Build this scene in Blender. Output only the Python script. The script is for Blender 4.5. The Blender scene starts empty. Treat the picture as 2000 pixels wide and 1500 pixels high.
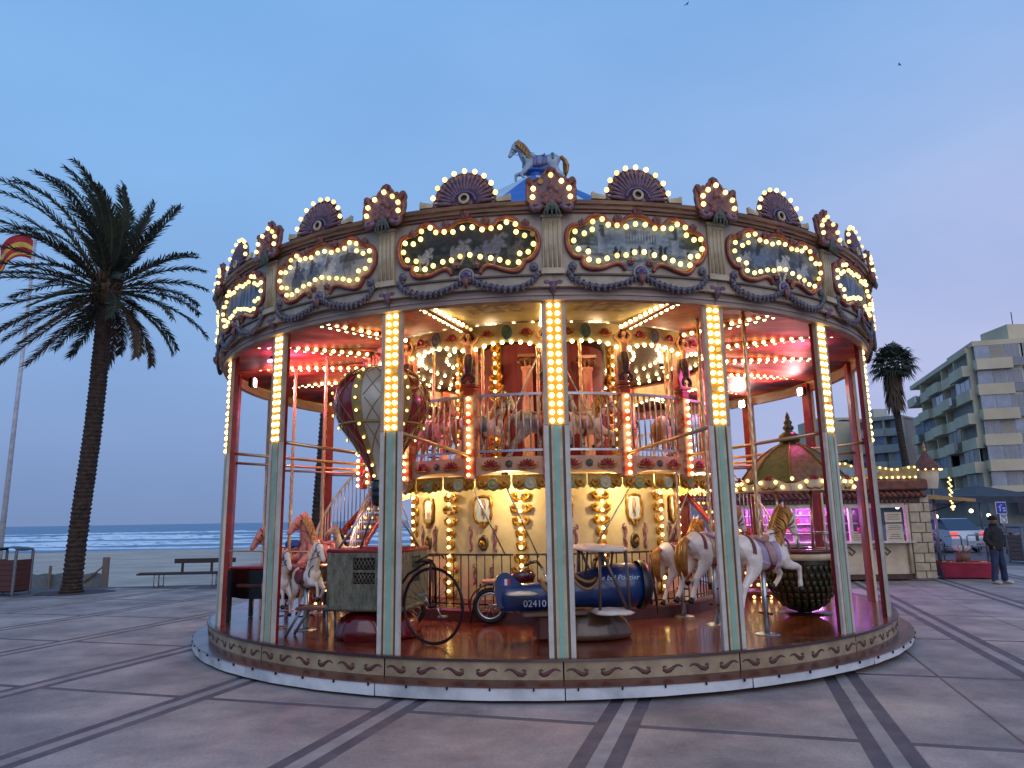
import bpy, bmesh, math, random
from mathutils import Vector, Matrix, Euler, noise
random.seed(7)
S = bpy.context.scene
COL = S.collection
R = math.radians
# ------------------------------------------------------------------ camera
cam_d = bpy.data.cameras.new('camera'); cam = bpy.data.objects.new('camera', cam_d); COL.objects.link(cam)
S.camera = cam
cam_d.sensor_fit = 'HORIZONTAL'; cam_d.sensor_width = 36.0; cam_d.lens = 36.0 * 1401.1 / 2000.0
cam_d.clip_start = 0.1; cam_d.clip_end = 20000
PITCH, ROLL = .1852, .0165
_fw = Vector((0, math.cos(PITCH), math.sin(PITCH))); _up = Vector((0, -math.sin(PITCH), math.cos(PITCH))); _rt = Vector((1, 0, 0))
_r2 = _rt * math.cos(ROLL) - _up * math.sin(ROLL); _u2 = _rt * math.sin(ROLL) + _up * math.cos(ROLL)
_m = Matrix((_r2, _u2, -_fw)).transposed().to_4x4(); _m.translation = (0, 0, 1.75)
cam.matrix_world = _m
# ------------------------------------------------------------------ sky, sun, exposure
W = bpy.data.worlds.new('World'); S.world = W; W.use_nodes = True
nt = W.node_tree; nt.nodes.clear()
def N(t, typ, **kw):
    n = t.nodes.new(typ)
    for k, v in kw.items():
        setattr(n, k, v)
    return n
def ramp(t, fac, stops, interp='EASE'):
    r = N(t, 'ShaderNodeValToRGB'); r.color_ramp.interpolation = interp
    el = r.color_ramp.elements
    while len(el) < len(stops): el.new(0.5)
    for e, (p, c) in zip(el, stops):
        e.position = p; e.color = (*c, 1)
    t.links.new(fac, r.inputs[0]); return r.outputs[0]
def srgb(h):
    v = [int(h[i:i + 2], 16) / 255 for i in (0, 2, 4)]
    return tuple(x / 12.92 if x <= .04045 else ((x + .055) / 1.055) ** 2.4 for x in v)
tc = N(nt, 'ShaderNodeTexCoord'); sep = N(nt, 'ShaderNodeSeparateXYZ'); nt.links.new(tc.outputs['Generated'], sep.inputs[0])
base = ramp(nt, sep.outputs['Z'], [(0.0, srgb('7c93bf')), (.10, srgb('84a0cf')), (.24, srgb('88addf')), (.42, srgb('84b4ea')), (.70, srgb('7cb0ea')), (1.0, srgb('7aa8e0'))], 'LINEAR')
# warm lilac after-glow over the town (east of the beach), fading with height
mp = N(nt, 'ShaderNodeMapRange'); mp.inputs[1].default_value = -.35; mp.inputs[2].default_value = .6; nt.links.new(sep.outputs['X'], mp.inputs[0])
mz = N(nt, 'ShaderNodeMapRange'); mz.inputs[1].default_value = .72; mz.inputs[2].default_value = .08; nt.links.new(sep.outputs['Z'], mz.inputs[0])
mm = N(nt, 'ShaderNodeMath', operation='MULTIPLY'); nt.links.new(mp.outputs[0], mm.inputs[0]); nt.links.new(mz.outputs[0], mm.inputs[1])
cn = N(nt, 'ShaderNodeTexNoise'); cn.inputs['Scale'].default_value = 1.7; cn.inputs['Detail'].default_value = 5; cn.inputs['Roughness'].default_value = .5
cmap = N(nt, 'ShaderNodeMapping'); cmap.inputs['Scale'].default_value = (1, 1, 2.6); nt.links.new(tc.outputs['Generated'], cmap.inputs[0]); nt.links.new(cmap.outputs[0], cn.inputs['Vector'])
ma = N(nt, 'ShaderNodeMath', operation='MULTIPLY_ADD'); nt.links.new(cn.outputs[0], ma.inputs[0]); ma.inputs[1].default_value = 1.8; ma.inputs[2].default_value = -.05
mb_ = N(nt, 'ShaderNodeMath', operation='MULTIPLY'); nt.links.new(mm.outputs[0], mb_.inputs[0]); nt.links.new(ma.outputs[0], mb_.inputs[1]); mb_.use_clamp = True
mx = N(nt, 'ShaderNodeMixRGB'); nt.links.new(mb_.outputs[0], mx.inputs[0]); nt.links.new(base, mx.inputs[1]); mx.inputs[2].default_value = (*srgb('b9bfe6'), 1)
# very soft high cloud
cr = ramp(nt, cn.outputs[0], [(.3, (.92, .93, .95)), (.72, (1.09, 1.07, 1.04))], 'LINEAR')
mc = N(nt, 'ShaderNodeMixRGB', blend_type='MULTIPLY'); mc.inputs[0].default_value = 1; nt.links.new(mx.outputs[0], mc.inputs[1]); nt.links.new(cr, mc.inputs[2])
bg = N(nt, 'ShaderNodeBackground'); bg.inputs[1].default_value = 1.0; nt.links.new(mc.outputs[0], bg.inputs[0])
out = N(nt, 'ShaderNodeOutputWorld'); nt.links.new(bg.outputs[0], out.inputs[0])
sun_d = bpy.data.lights.new('sun', 'SUN'); sun_d.energy = .95; sun_d.angle = R(60); sun_d.color = (1.0, .86, .84)
sun = bpy.data.objects.new('sun', sun_d); COL.objects.link(sun); sun.rotation_euler = (R(64), 0, R(14))
S.view_settings.view_transform = 'Standard'; S.view_settings.look = 'None'; S.view_settings.gamma = 1; S.view_settings.exposure = 0.0
S.cycles.use_denoising = True
S.cycles.max_bounces = 6; S.cycles.diffuse_bounces = 3; S.cycles.glossy_bounces = 3; S.cycles.transmission_bounces = 4; S.cycles.sample_clamp_indirect = 6
S.cycles.caustics_reflective = False; S.cycles.caustics_refractive = False
# ------------------------------------------------------------------ mesh builder
def perp(t):
    a = Vector((0, 0, 1)) if abs(t.z) < .9 else Vector((1, 0, 0))
    return t.cross(a).normalized()
class MB:
    def __init__(s): s.v = []; s.f = []; s.m = []; s.sm = []
    def add(s, vs, fs, mat=0, M=None, smooth=False):
        o = len(s.v)
        if M is not None: vs = [M @ Vector(p) for p in vs]
        s.v += [tuple(p) for p in vs]
        for f in fs:
            s.f.append([i + o for i in f]); s.m.append(mat); s.sm.append(smooth)
        return s
    def box(s, c, sz, mat=0, M=None, ch=0.0):
        x, y, z = [q / 2 for q in sz]; cx, cy, cz = c
        if ch <= 0:
            vs = [(cx + i * x, cy + j * y, cz + k * z) for i in (-1, 1) for j in (-1, 1) for k in (-1, 1)]
            fs = [(0, 1, 3, 2), (4, 6, 7, 5), (0, 4, 5, 1), (2, 3, 7, 6), (0, 2, 6, 4), (1, 5, 7, 3)]
            return s.add(vs, fs, mat, M)
        ch = min(ch, x * .9, y * .9, z * .9)
        vs = []; idx = {}
        for i in (-1, 1):
            for j in (-1, 1):
                for k in (-1, 1):
                    for ax in range(3):
                        d = [x, y, z]
                        for q in range(3):
                            if q != ax: d[q] -= ch
                        idx[(i, j, k, ax)] = len(vs); vs.append((cx + i * d[0], cy + j * d[1], cz + k * d[2]))
        fs = []
        sg = ((-1, -1), (-1, 1), (1, 1), (1, -1))
        for ax in range(3):
            a, b = [(1, 2), (2, 0), (0, 1)][ax]
            for sd in (-1, 1):
                q = []
                for u, w in sg:
                    t = [0, 0, 0]; t[ax] = sd; t[a] = u; t[b] = w; q.append(idx[(*t, ax)])
                fs.append(q[::-1] if sd > 0 else q)
        for ax in range(3):
            a, b = [(1, 2), (2, 0), (0, 1)][ax]
            for u in (-1, 1):
                for w in (-1, 1):
                    q = []
                    for sd, fx in ((-1, a), (1, a), (1, b), (-1, b)):
                        t = [0, 0, 0]; t[ax] = sd; t[a] = u; t[b] = w; q.append(idx[(*t, fx)])
                    fs.append(q)
        for i in (-1, 1):
            for j in (-1, 1):
                for k in (-1, 1): fs.append([idx[(i, j, k, 0)], idx[(i, j, k, 1)], idx[(i, j, k, 2)]])
        return s.add(vs, fs, mat, M)
    def tube(s, pts, r, n=8, mat=0, M=None, side=None, closed=False, smooth=True, caps=True):
        pts = [Vector(p) for p in pts]; L = len(pts)
        rr = [(r, r) if not hasattr(r, '__len__') else r] * L if not isinstance(r, list) else [(q, q) if not hasattr(q, '__len__') else q for q in r]
        vs = []; nrm = None
        for i, p in enumerate(pts):
            if closed: t = pts[(i + 1) % L] - pts[i - 1]
            else: t = pts[min(i + 1, L - 1)] - pts[max(i - 1, 0)]
            t = t.normalized() if t.length > 1e-9 else Vector((0, 0, 1))
            if side is not None:
                a = Vector(side); a = (a - t * a.dot(t))
                a = a.normalized() if a.length > 1e-6 else perp(t)
            else:
                a = perp(t) if nrm is None else (nrm - t * nrm.dot(t))
                a = a.normalized() if a.length > 1e-6 else perp(t)
                nrm = a
            b = t.cross(a)
            for k in range(n):
                w = 2 * math.pi * k / n
                vs.append(p + a * (rr[i][0] * math.cos(w)) + b * (rr[i][1] * math.sin(w)))
        fs = []
        for i in range(L if closed else L - 1):
            o, q = i * n, ((i + 1) % L) * n
            for k in range(n):
                k2 = (k + 1) % n; fs.append((o + k, o + k2, q + k2, q + k))
        if caps and not closed:
            fs.append(tuple(range(n))[::-1]); fs.append(tuple((L - 1) * n + k for k in range(n)))
        return s.add(vs, fs, mat, M, smooth)
    def cyl(s, p0, p1, r0, r1=None, n=12, mat=0, M=None, smooth=True):
        return s.tube([p0, p1], [r0, r0 if r1 is None else r1], n, mat, M, smooth=smooth)
    def lathe(s, prof, n=16, mat=0, M=None, smooth=True, a0=0, a1=2 * math.pi):
        full = abs(a1 - a0 - 2 * math.pi) < 1e-6; L = len(prof); k = n if full else n + 1
        vs = [(r * math.sin(a0 + (a1 - a0) * i / n), -r * math.cos(a0 + (a1 - a0) * i / n), z) for i in range(k) for r, z in prof]
        fs = []
        for i in range(n):
            j = (i + 1) % k
            for q in range(L - 1): fs.append((i * L + q, j * L + q, j * L + q + 1, i * L + q + 1))
        return s.add(vs, fs, mat, M, smooth)
    def sphere(s, c, r, n=12, m=8, mat=0, M=None):
        if not hasattr(r, '__len__'): r = (r, r, r)
        c = Vector(c); vs = [c + Vector((0, 0, -r[2]))]
        for i in range(1, m):
            p = math.pi * i / m
            for k in range(n):
                a = 2 * math.pi * k / n
                vs.append(c + Vector((r[0] * math.sin(p) * math.cos(a), r[1] * math.sin(p) * math.sin(a), -r[2] * math.cos(p))))
        vs.append(c + Vector((0, 0, r[2]))); fs = []
        for k in range(n): fs.append((0, 1 + (k + 1) % n, 1 + k))
        for i in range(m - 2):
            for k in range(n):
                a = 1 + i * n; fs.append((a + k, a + (k + 1) % n, a + n + (k + 1) % n, a + n + k))
        t = len(vs) - 1; a = 1 + (m - 2) * n
        for k in range(n): fs.append((a + k, a + (k + 1) % n, t))
        return s.add(vs, fs, mat, M, True)
    def prism(s, poly, d0, d1, mat=0, M=None, f=None):
        """poly in (u,v), extruded along w from d0 to d1; f maps (u,v,w)->xyz"""
        f = f or (lambda u, v, w: (u, w, v)); n = len(poly)
        vs = [f(u, v, d0) for u, v in poly] + [f(u, v, d1) for u, v in poly]
        fs = [tuple(range(n)), tuple(range(2 * n - 1, n - 1, -1))]
        for i in range(n):
            j = (i + 1) % n; fs.append((i, i + n, j + n, j))
        return s.add(vs, fs, mat, M)
    def mesh(s, name, mats):
        me = bpy.data.meshes.new(name); me.from_pydata(s.v, [], s.f)
        for q in (mats if isinstance(mats, (list, tuple)) else [mats]): me.materials.append(q)
        me.polygons.foreach_set('material_index', s.m); me.polygons.foreach_set('use_smooth', s.sm)
        me.update(); return me
    def build(s, name, mats, parent=None, loc=(0, 0, 0), rot=(0, 0, 0), fix=True):
        me = s.mesh(name, mats)
        if fix:
            b = bmesh.new(); b.from_mesh(me); bmesh.ops.recalc_face_normals(b, faces=b.faces); b.to_mesh(me); b.free()
        return link(name, me, parent, loc, rot)
def link(name, me, parent=None, loc=(0, 0, 0), rot=(0, 0, 0), scale=None):
    o = bpy.data.objects.new(name, me); COL.objects.link(o)
    o.location = loc; o.rotation_euler = rot
    if scale is not None: o.scale = scale if hasattr(scale, '__len__') else (scale,) * 3
    if parent: o.parent = parent
    return o
def empty(name, label, cat, loc=(0, 0, 0), rot=(0, 0, 0), group=None, scale=None):
    o = link(name, None, None, loc, rot, scale); o.empty_display_size = .2
    return tag(o, label, cat, group)
def tag(o, label=None, cat=None, group=None, kind=None):
    if label: o['label'] = label
    if cat: o['category'] = cat
    if group: o['group'] = group
    if kind: o['kind'] = kind
    return o
def copy_tree(o, parent=None):
    c = o.copy(); COL.objects.link(c); c.parent = parent
    for ch in list(o.children): copy_tree(ch, c)
    return c
def remesh(mb, voxel, it=4, name='body', mats=None):
    """fuse overlapping lofts into one continuous skin"""
    me = mb.mesh('tmp', []); o = link('tmp', me)
    b = bmesh.new(); b.from_mesh(me); bmesh.ops.recalc_face_normals(b, faces=b.faces); b.to_mesh(me); b.free()
    m = o.modifiers.new('r', 'REMESH'); m.mode = 'VOXEL'; m.voxel_size = voxel
    k = o.modifiers.new('s', 'SMOOTH'); k.factor = .5; k.iterations = it
    dg = bpy.context.evaluated_depsgraph_get(); r = bpy.data.meshes.new_from_object(o.evaluated_get(dg))
    bpy.data.objects.remove(o); bpy.data.meshes.remove(me)
    r.name = name; r.materials.clear()
    for q in (mats if isinstance(mats, (list, tuple)) else [mats]): r.materials.append(q)
    r.polygons.foreach_set('use_smooth', [True] * len(r.polygons)); r.polygons.foreach_set('material_index', [0] * len(r.polygons)); r.update()
    return r
# ------------------------------------------------------------------ materials
def pm(name, col, rough=.5, metal=0.0, var=.18, scale=6.0, bump=0.0, bscale=None, col2=None, coat=0.0, stretch=None, spec=.5, detail=5, lo=.35, hi=.7):
    if isinstance(col, str): col = srgb(col)
    if isinstance(col2, str): col2 = srgb(col2)
    m = bpy.data.materials.new(name); m.use_nodes = True; t = m.node_tree; p = t.nodes['Principled BSDF']
    p.inputs['Roughness'].default_value = rough; p.inputs['Metallic'].default_value = metal
    p.inputs['Coat Weight'].default_value = coat; p.inputs['Coat Roughness'].default_value = .12
    p.inputs['Specular IOR Level'].default_value = spec
    if var <= 0 and bump <= 0 and col2 is None:
        p.inputs['Base Color'].default_value = (*col, 1); return m
    c = N(t, 'ShaderNodeTexCoord'); vec = c.outputs['Object']
    if stretch:
        mpn = N(t, 'ShaderNodeMapping'); mpn.inputs['Scale'].default_value = stretch; t.links.new(vec, mpn.inputs[0]); vec = mpn.outputs[0]
    n = N(t, 'ShaderNodeTexNoise'); n.inputs['Scale'].default_value = scale; n.inputs['Detail'].default_value = detail; n.inputs['Roughness'].default_value = .62
    t.links.new(vec, n.inputs['Vector'])
    c2 = col2 if col2 else tuple(x * (1 - var * 2) for x in col)
    t.links.new(ramp(t, n.outputs[0], [(lo, c2), (hi, col)], 'LINEAR'), p.inputs['Base Color'])
    rr = N(t, 'ShaderNodeMapRange'); rr.inputs[3].default_value = min(1, rough * 1.25 + .03); rr.inputs[4].default_value = rough * .8; t.links.new(n.outputs[0], rr.inputs[0]); t.links.new(rr.outputs[0], p.inputs['Roughness'])
    if bump > 0:
        n2 = N(t, 'ShaderNodeTexNoise'); n2.inputs['Scale'].default_value = bscale or scale * 6; n2.inputs['Detail'].default_value = 4
        t.links.new(vec, n2.inputs['Vector'])
        b = N(t, 'ShaderNodeBump'); b.inputs['Strength'].default_value = bump; b.inputs['Distance'].default_value = .02; t.links.new(n2.outputs[0], b.inputs['Height']); t.links.new(b.outputs[0], p.inputs['Normal'])
    return m
def em(name, col, strength, vary=False):
    m = bpy.data.materials.new(name); m.use_nodes = True; t = m.node_tree; t.nodes.clear()
    e = N(t, 'ShaderNodeEmission'); e.inputs[0].default_value = (*col, 1); e.inputs[1].default_value = strength
    if vary:      # bulbs age differently: a few weak, one in fifty dead
        oi = N(t, 'ShaderNodeObjectInfo'); ge = N(t, 'ShaderNodeNewGeometry'); ad = N(t, 'ShaderNodeMath', operation='ADD'); t.links.new(oi.outputs['Random'], ad.inputs[0]); t.links.new(ge.outputs['Random Per Island'], ad.inputs[1])
        fr = N(t, 'ShaderNodeMath', operation='FRACT'); t.links.new(ad.outputs[0], fr.inputs[0]); cr2 = N(t, 'ShaderNodeValToRGB'); el = cr2.color_ramp.elements; el[0].position = 0; el[0].color = (.06, .06, .06, 1); el[1].position = 1; el[1].color = (1, 1, 1, 1)
        for p_, v_ in ((.018, .06), (.03, .5), (.4, .78)): q_ = el.new(p_); q_.color = (v_, v_, v_, 1)
        t.links.new(fr.outputs[0], cr2.inputs[0]); mu = N(t, 'ShaderNodeMath', operation='MULTIPLY'); t.links.new(cr2.outputs[0], mu.inputs[0]); mu.inputs[1].default_value = strength * 1.15; t.links.new(mu.outputs[0], e.inputs[1])
    o = N(t, 'ShaderNodeOutputMaterial'); t.links.new(e.outputs[0], o.inputs[0]); return m
def vcol(name, rough=.6, coat=0.0):
    """painted picture: colour comes from the mesh's own paint layer"""
    m = bpy.data.materials.new(name); m.use_nodes = True; t = m.node_tree; p = t.nodes['Principled BSDF']
    a = N(t, 'ShaderNodeVertexColor', layer_name='paint'); t.links.new(a.outputs[0], p.inputs['Base Color'])
    p.inputs['Roughness'].default_value = rough; p.inputs['Coat Weight'].default_value = coat; return m
def paint(me, cols):
    a = me.color_attributes.new('paint', 'FLOAT_COLOR', 'POINT')
    a.data.foreach_set('color', [x for c in cols for x in (*c, 1.0)])
def point_light(name, loc, energy, col, r=.05, parent=None):
    d = bpy.data.lights.new(name, 'POINT'); d.energy = energy; d.color = col; d.shadow_soft_size = r
    o = bpy.data.objects.new(name, d); COL.objects.link(o); o.location = loc
    if parent: o.parent = parent
    return o
# ------------------------------------------------------------------ the setting: ground, beach, sea
def objrand(m, amt=.12):
    """small per-piece tone difference"""
    t = m.node_tree; p = t.nodes['Principled BSDF']; l = p.inputs['Base Color'].links[0]; src = l.from_socket
    oi = N(t, 'ShaderNodeObjectInfo'); mr = N(t, 'ShaderNodeMapRange'); mr.inputs[3].default_value = 1 - amt; mr.inputs[4].default_value = 1 + amt
    t.links.new(oi.outputs['Random'], mr.inputs[0])
    hs = N(t, 'ShaderNodeVectorMath', operation='SCALE'); t.links.new(src, hs.inputs[0]); t.links.new(mr.outputs[0], hs.inputs['Scale']); t.links.new(hs.outputs[0], p.inputs['Base Color']); return m
def world_coords(m):
    t = m.node_tree
    g = N(t, 'ShaderNodeNewGeometry')
    for n in list(t.nodes):
        if n.type == 'TEX_COORD':
            for l in list(n.outputs['Object'].links): t.links.new(g.outputs['Position'], l.to_socket)
    return m
M_slab = objrand(world_coords(pm('concrete_slab', 'bfaea5', .62, var=.2, scale=1.1, bump=.25, bscale=55, col2='7f7675', detail=9, lo=.3, hi=.72)), .07)
def stains(m):
    t = m.node_tree; p = t.nodes['Principled BSDF']; src = p.inputs['Base Color'].links[0].from_socket; g = N(t, 'ShaderNodeNewGeometry')
    a = N(t, 'ShaderNodeTexNoise'); a.inputs['Scale'].default_value = .45; a.inputs['Detail'].default_value = 9; a.inputs['Roughness'].default_value = .68; t.links.new(g.outputs['Position'], a.inputs['Vector'])
    v = N(t, 'ShaderNodeTexVoronoi'); v.inputs['Scale'].default_value = 3.2; t.links.new(g.outputs['Position'], v.inputs['Vector'])
    n3 = N(t, 'ShaderNodeTexNoise'); n3.inputs['Scale'].default_value = 38; n3.inputs['Detail'].default_value = 5; t.links.new(g.outputs['Position'], n3.inputs['Vector'])
    for sock, st in ((a.outputs[0], [(.32, (.58, .56, .58)), (.5, (.95, .94, .95)), (.66, (1.2, 1.16, 1.1))]), (v.outputs['Distance'], [(.02, (.62, .6, .6)), (.055, (1, 1, 1))]), (n3.outputs[0], [(.36, (.84, .84, .85)), (.6, (1.04, 1.03, 1.03))])):
        mx_ = N(t, 'ShaderNodeMixRGB', blend_type='MULTIPLY'); mx_.inputs[0].default_value = 1; t.links.new(src, mx_.inputs[1]); t.links.new(ramp(t, sock, st, 'LINEAR'), mx_.inputs[2]); src = mx_.outputs[0]
    t.links.new(src, p.inputs['Base Color']); return m
stains(M_slab)
M_joint = world_coords(pm('dark_paving_band', '6a5f66', .7, scale=3, bump=.3, bscale=60, detail=8))
M_strip = objrand(world_coords(pm('light_paving_strip', 'aa9e9a', .65, scale=3, bump=.2, bscale=60, detail=8)), .06)
M_sand = world_coords(pm('beach_sand', 'c6b7a6', .95, var=.1, scale=.35, bump=.8, bscale=3, col2='a39486', detail=10))
def sheet(name, poly, z, mat, kind='structure'):
    mb = MB(); mb.add([(x, y, z if not callable(z) else z(x, y)) for x, y in poly], [tuple(range(len(poly)))])
    o = mb.build(name, mat); o['kind'] = kind; return o
ground = sheet('ground', [(-60, -40), (2500, -40), (2500, 1500), (60, 1500), (14, 60), (9, 23.5), (4, 22.2), (-8.5, 21.7), (-12, 21.35), (-60, 17.5)], -.006, M_joint)
GD = R(16.5); gd = Vector((math.sin(GD), math.cos(GD), 0)); gp = Vector((math.cos(GD), -math.sin(GD), 0))
bands = [-21.6, -19.25, -16.9, -14.6, -12.3, -9.92, -7.56, -5.4, -3.17, -1.05, 1.03, 3.03, 5.1, 7.2, 9.3, 11.4, 13.5, 15.6]
BW = .185
slabs = {}
for i in range(len(bands) - 1):
    w = bands[i + 1] - bands[i] - 2 * BW
    half = bands[i] > 0
    for j in range(-2, 12):
        v0 = 1.35 + 2.6 * j + .05; v1 = v0 + 2.5
        u0 = bands[i] + BW
        parts = [(u0, w)] if not half else [(u0, w * .5 - .008), (u0 + w * .5 + .008, w * .5 - .008)]
        for (ua, ww) in parts:
            c = gp * (ua + ww / 2) + gd * ((v0 + v1) / 2)
            if not (2.0 < c.y < 25 and abs(c.x) < .80 * c.y + 3 and c.y < 19.9 + (.1 * (c.x + 12) if c.x < 4 else (c.x - 4) * .45 + 1.6)): continue
            if (c.x - .518) ** 2 + (c.y - 12.83) ** 2 < 2.6 ** 2: continue
            key = round(ww, 3)
            if key not in slabs:
                slabs[key] = MB().box((0, 0, -.026), (ww, 2.5, .05), ch=.008).mesh('paving_slab', M_slab)
            link('paving_slab', slabs[key], ground, (c.x, c.y, random.uniform(-.0015, .0015)), (0, 0, -GD))
strip_me = MB().box((0, 0, -.026), (.125, 1.29, .05), ch=.005).mesh('paving_strip', M_strip)
for b in bands:
    for j in range(-2, 20):
        c = gp * b + gd * (1.35 + 1.3 * j)
        if 2.4 < c.y < 24 and abs(c.x) < .78 * c.y + 2 and c.y < 20.3 + (.1 * (c.x + 12) if c.x < 4 else (c.x - 4) * .45) and (c.x - .518) ** 2 + (c.y - 12.83) ** 2 > 4.6 ** 2:
            link('paving_strip', strip_me, ground, (c.x, c.y, .001), (0, 0, -GD))
# beach: sloping sheet with gentle ripples
mb = MB(); nx, ny = 90, 46; vs = []
for j in range(ny + 1):
    for i in range(nx + 1):
        x = -150 + 260 * i / nx; y = 17 + 110 * (j / ny) ** 1.5
        z = -.11 - .018 * max(0, y - 20) + .05 * noise.noise(Vector((x * .3, y * .3, 0))) + .1 * noise.noise(Vector((x * .06, y * .06, 3)))
        if y < 24: z = min(z, -.06)
        vs.append((x, y, z))
mb.add(vs, [(j * (nx + 1) + i, j * (nx + 1) + i + 1, (j + 1) * (nx + 1) + i + 1, (j + 1) * (nx + 1) + i) for j in range(ny) for i in range(nx)], smooth=True)
sand = mb.build('beach', M_sand, fix=False); sand['kind'] = 'structure'
M_sea = pm('sea_water', '1d4a72', .32, var=.2, scale=.02, bump=0, col2='164063')
t = M_sea.node_tree; p = t.nodes['Principled BSDF']; g = N(t, 'ShaderNodeNewGeometry')
mpn = N(t, 'ShaderNodeMapping'); mpn.inputs['Scale'].default_value = (.12, .5, 1); t.links.new(g.outputs['Position'], mpn.inputs[0])
nn = N(t, 'ShaderNodeTexNoise'); nn.inputs['Scale'].default_value = 1; nn.inputs['Detail'].default_value = 8; t.links.new(mpn.outputs[0], nn.inputs['Vector'])
bb = N(t, 'ShaderNodeBump'); bb.inputs['Strength'].default_value = .8; bb.inputs['Distance'].default_value = .8; t.links.new(nn.outputs[0], bb.inputs['Height']); t.links.new(bb.outputs[0], p.inputs['Normal'])
t.links.new(ramp(t, nn.outputs[0], [(.3, srgb('1c4468')), (.52, srgb('2a618c')), (.66, srgb('3f7ba4')), (.715, srgb('c9d8e2'))], 'LINEAR'), p.inputs['Base Color'])
sea = sheet('sea', [(-12000, 88), (12000, 88), (12000, 14000), (-12000, 14000)], -1.35, M_sea)
M_foam = pm('sea_foam', 'dbe6ee', .8, var=0, scale=1, col2='3f789f', stretch=(.35, 1.0, 1), detail=9, lo=.36, hi=.48)
for y0, wid, hgt, seed in ((98, 13, .30, 1), (116, 9, .55, 2), (131, 10, .35, 6), (158, 9, .9, 3), (196, 9, .7, 4), (262, 6, .5, 5)):
    mb = MB(); vs = []; nu, nv = 260, 8
    for i in range(nu + 1):
        x = -190 + 330 * i / nu
        k = .5 + .5 * noise.noise(Vector((x * .035, seed * 9.1, 0))) + .35 * noise.noise(Vector((x * .2, seed, 0)))
        k = max(0, min(1, k * 1.15)); yy = y0 + 5 * noise.noise(Vector((x * .02, seed * 3.3, 1)))
        for j in range(nv + 1):
            q = j / nv; vs.append((x, yy + (q - .5) * wid * (.25 + .75 * k) + .5 * noise.noise(Vector((x * .5, q * 4, seed))), -1.40 + hgt * k * math.sin(math.pi * q) ** 1.4 * (1 + .35 * noise.noise(Vector((x * .7, q * 5, seed))))))
    mb.add(vs, [(i * (nv + 1) + j, (i + 1) * (nv + 1) + j, (i + 1) * (nv + 1) + j + 1, i * (nv + 1) + j + 1) for i in range(nu) for j in range(nv)], smooth=True)
    mb.build('breaking_wave', M_foam, sea, fix=False)
# ------------------------------------------------------------------ palms
M_trunk = pm('palm_bark', '4a3a2d', .95, var=.25, scale=9, bump=.8, bscale=30, col2='241c18')
M_frond = pm('palm_leaf', '39452f', .75, var=.25, scale=3, col2='222c22'); M_stem = pm('palm_stem', '5a4a31', .7, scale=8); M_dead = pm('dead_palm_leaf', '5a4733', .9, scale=5)
def trunk(parent, pts, r, rings_per_m=9, n=18, amp=.07):
    pts = [Vector(q) for q in pts]; L = sum((pts[i + 1] - pts[i]).length for i in range(len(pts) - 1)); K = int(L * rings_per_m * 3)
    mb = MB(); vs = []
    def at(s):
        s *= (len(pts) - 1); i = min(int(s), len(pts) - 2); f = s - i
        p0 = pts[max(i - 1, 0)]; p1 = pts[i]; p2 = pts[i + 1]; p3 = pts[min(i + 2, len(pts) - 1)]
        return .5 * ((2 * p1) + (p2 - p0) * f + (2 * p0 - 5 * p1 + 4 * p2 - p3) * f * f + (3 * p1 - p0 - 3 * p2 + p3) * f ** 3)
    for i in range(K + 1):
        s = i / K; c = at(s); ph = (i % 3)
        for k in range(n):
            a = 2 * math.pi * k / n + .35 * (i // 3)
            sc = (1 + amp * (ph - .6)) * (1 + .09 * noise.noise(Vector((k * 1.7, i * .9, 1))))
            rr = (r[0] + (r[1] - r[0]) * min(1, s * 1.0)) * sc * (1 + .35 * max(0, .05 - s) / .05)
            a2 = 2 * math.pi * k / n
            vs.append((c.x + rr * math.cos(a2), c.y + rr * math.sin(a2), c.z))
    fs = [(i * n + k, i * n + (k + 1) % n, (i + 1) * n + (k + 1) % n, (i + 1) * n + k) for i in range(K) for k in range(n)]
    mb.add(vs, fs, 0, None, False); return mb.build('trunk', M_trunk, parent)
def frond(parent, base, az, el, ln, droop, rng, mat=M_frond, wid=.42, wind=(0, 0), den=52):
    """one pinnate leaf: curved midrib with two rows of narrow leaflets"""
    mb = MB(); p = Vector(base); d = Vector((math.cos(az) * math.cos(el), math.sin(az) * math.cos(el), math.sin(el)))
    K = 16; pts = []; ds = []
    for i in range(K + 1):
        pts.append(p.copy()); ds.append(d.copy()); p = p + d * (ln / K)
        d = (d + Vector((wind[0], wind[1], -droop)) * (.35 + 1.1 * i / K) / K * 2.0).normalized()
    mb.tube(pts, [.028 * (1 - .85 * i / K) + .004 for i in range(K + 1)], 5, 1)
    for i in range(den):
        s = .16 + .84 * i / den; q = s * K; k = min(int(q), K - 1); f = q - k
        c = pts[k].lerp(pts[k + 1], f); tdir = ds[k].lerp(ds[min(k + 1, K)], f).normalized()
        sd = tdir.cross(Vector((0, 0, 1)));
        sd = sd.normalized() if sd.length > 1e-3 else Vector((1, 0, 0))
        upv = sd.cross(tdir)
        l = wid * (.35 + .65 * math.sin(math.pi * min(1, s * .86 + .12)) ** .7) * rng.uniform(.85, 1.1)
        for sg in (-1, 1):
            dr = (sd * sg * rng.uniform(.42, .7) + tdir * rng.uniform(.75, .95) + upv * rng.uniform(.0, .38) + Vector((0, 0, -rng.uniform(0, .18)))).normalized()
            e = c + dr * l + Vector((wind[0], wind[1], -.25)) * .10; mid = c + dr * l * .5 + upv * .02
            wv = tdir * (.019); mb.add([c - wv, c + wv, mid + wv * 1.25, e, mid - wv * 1.25], [(0, 1, 2, 4), (4, 2, 3)])
    return mb.build('frond', [mat, M_stem], parent, fix=False)
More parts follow.
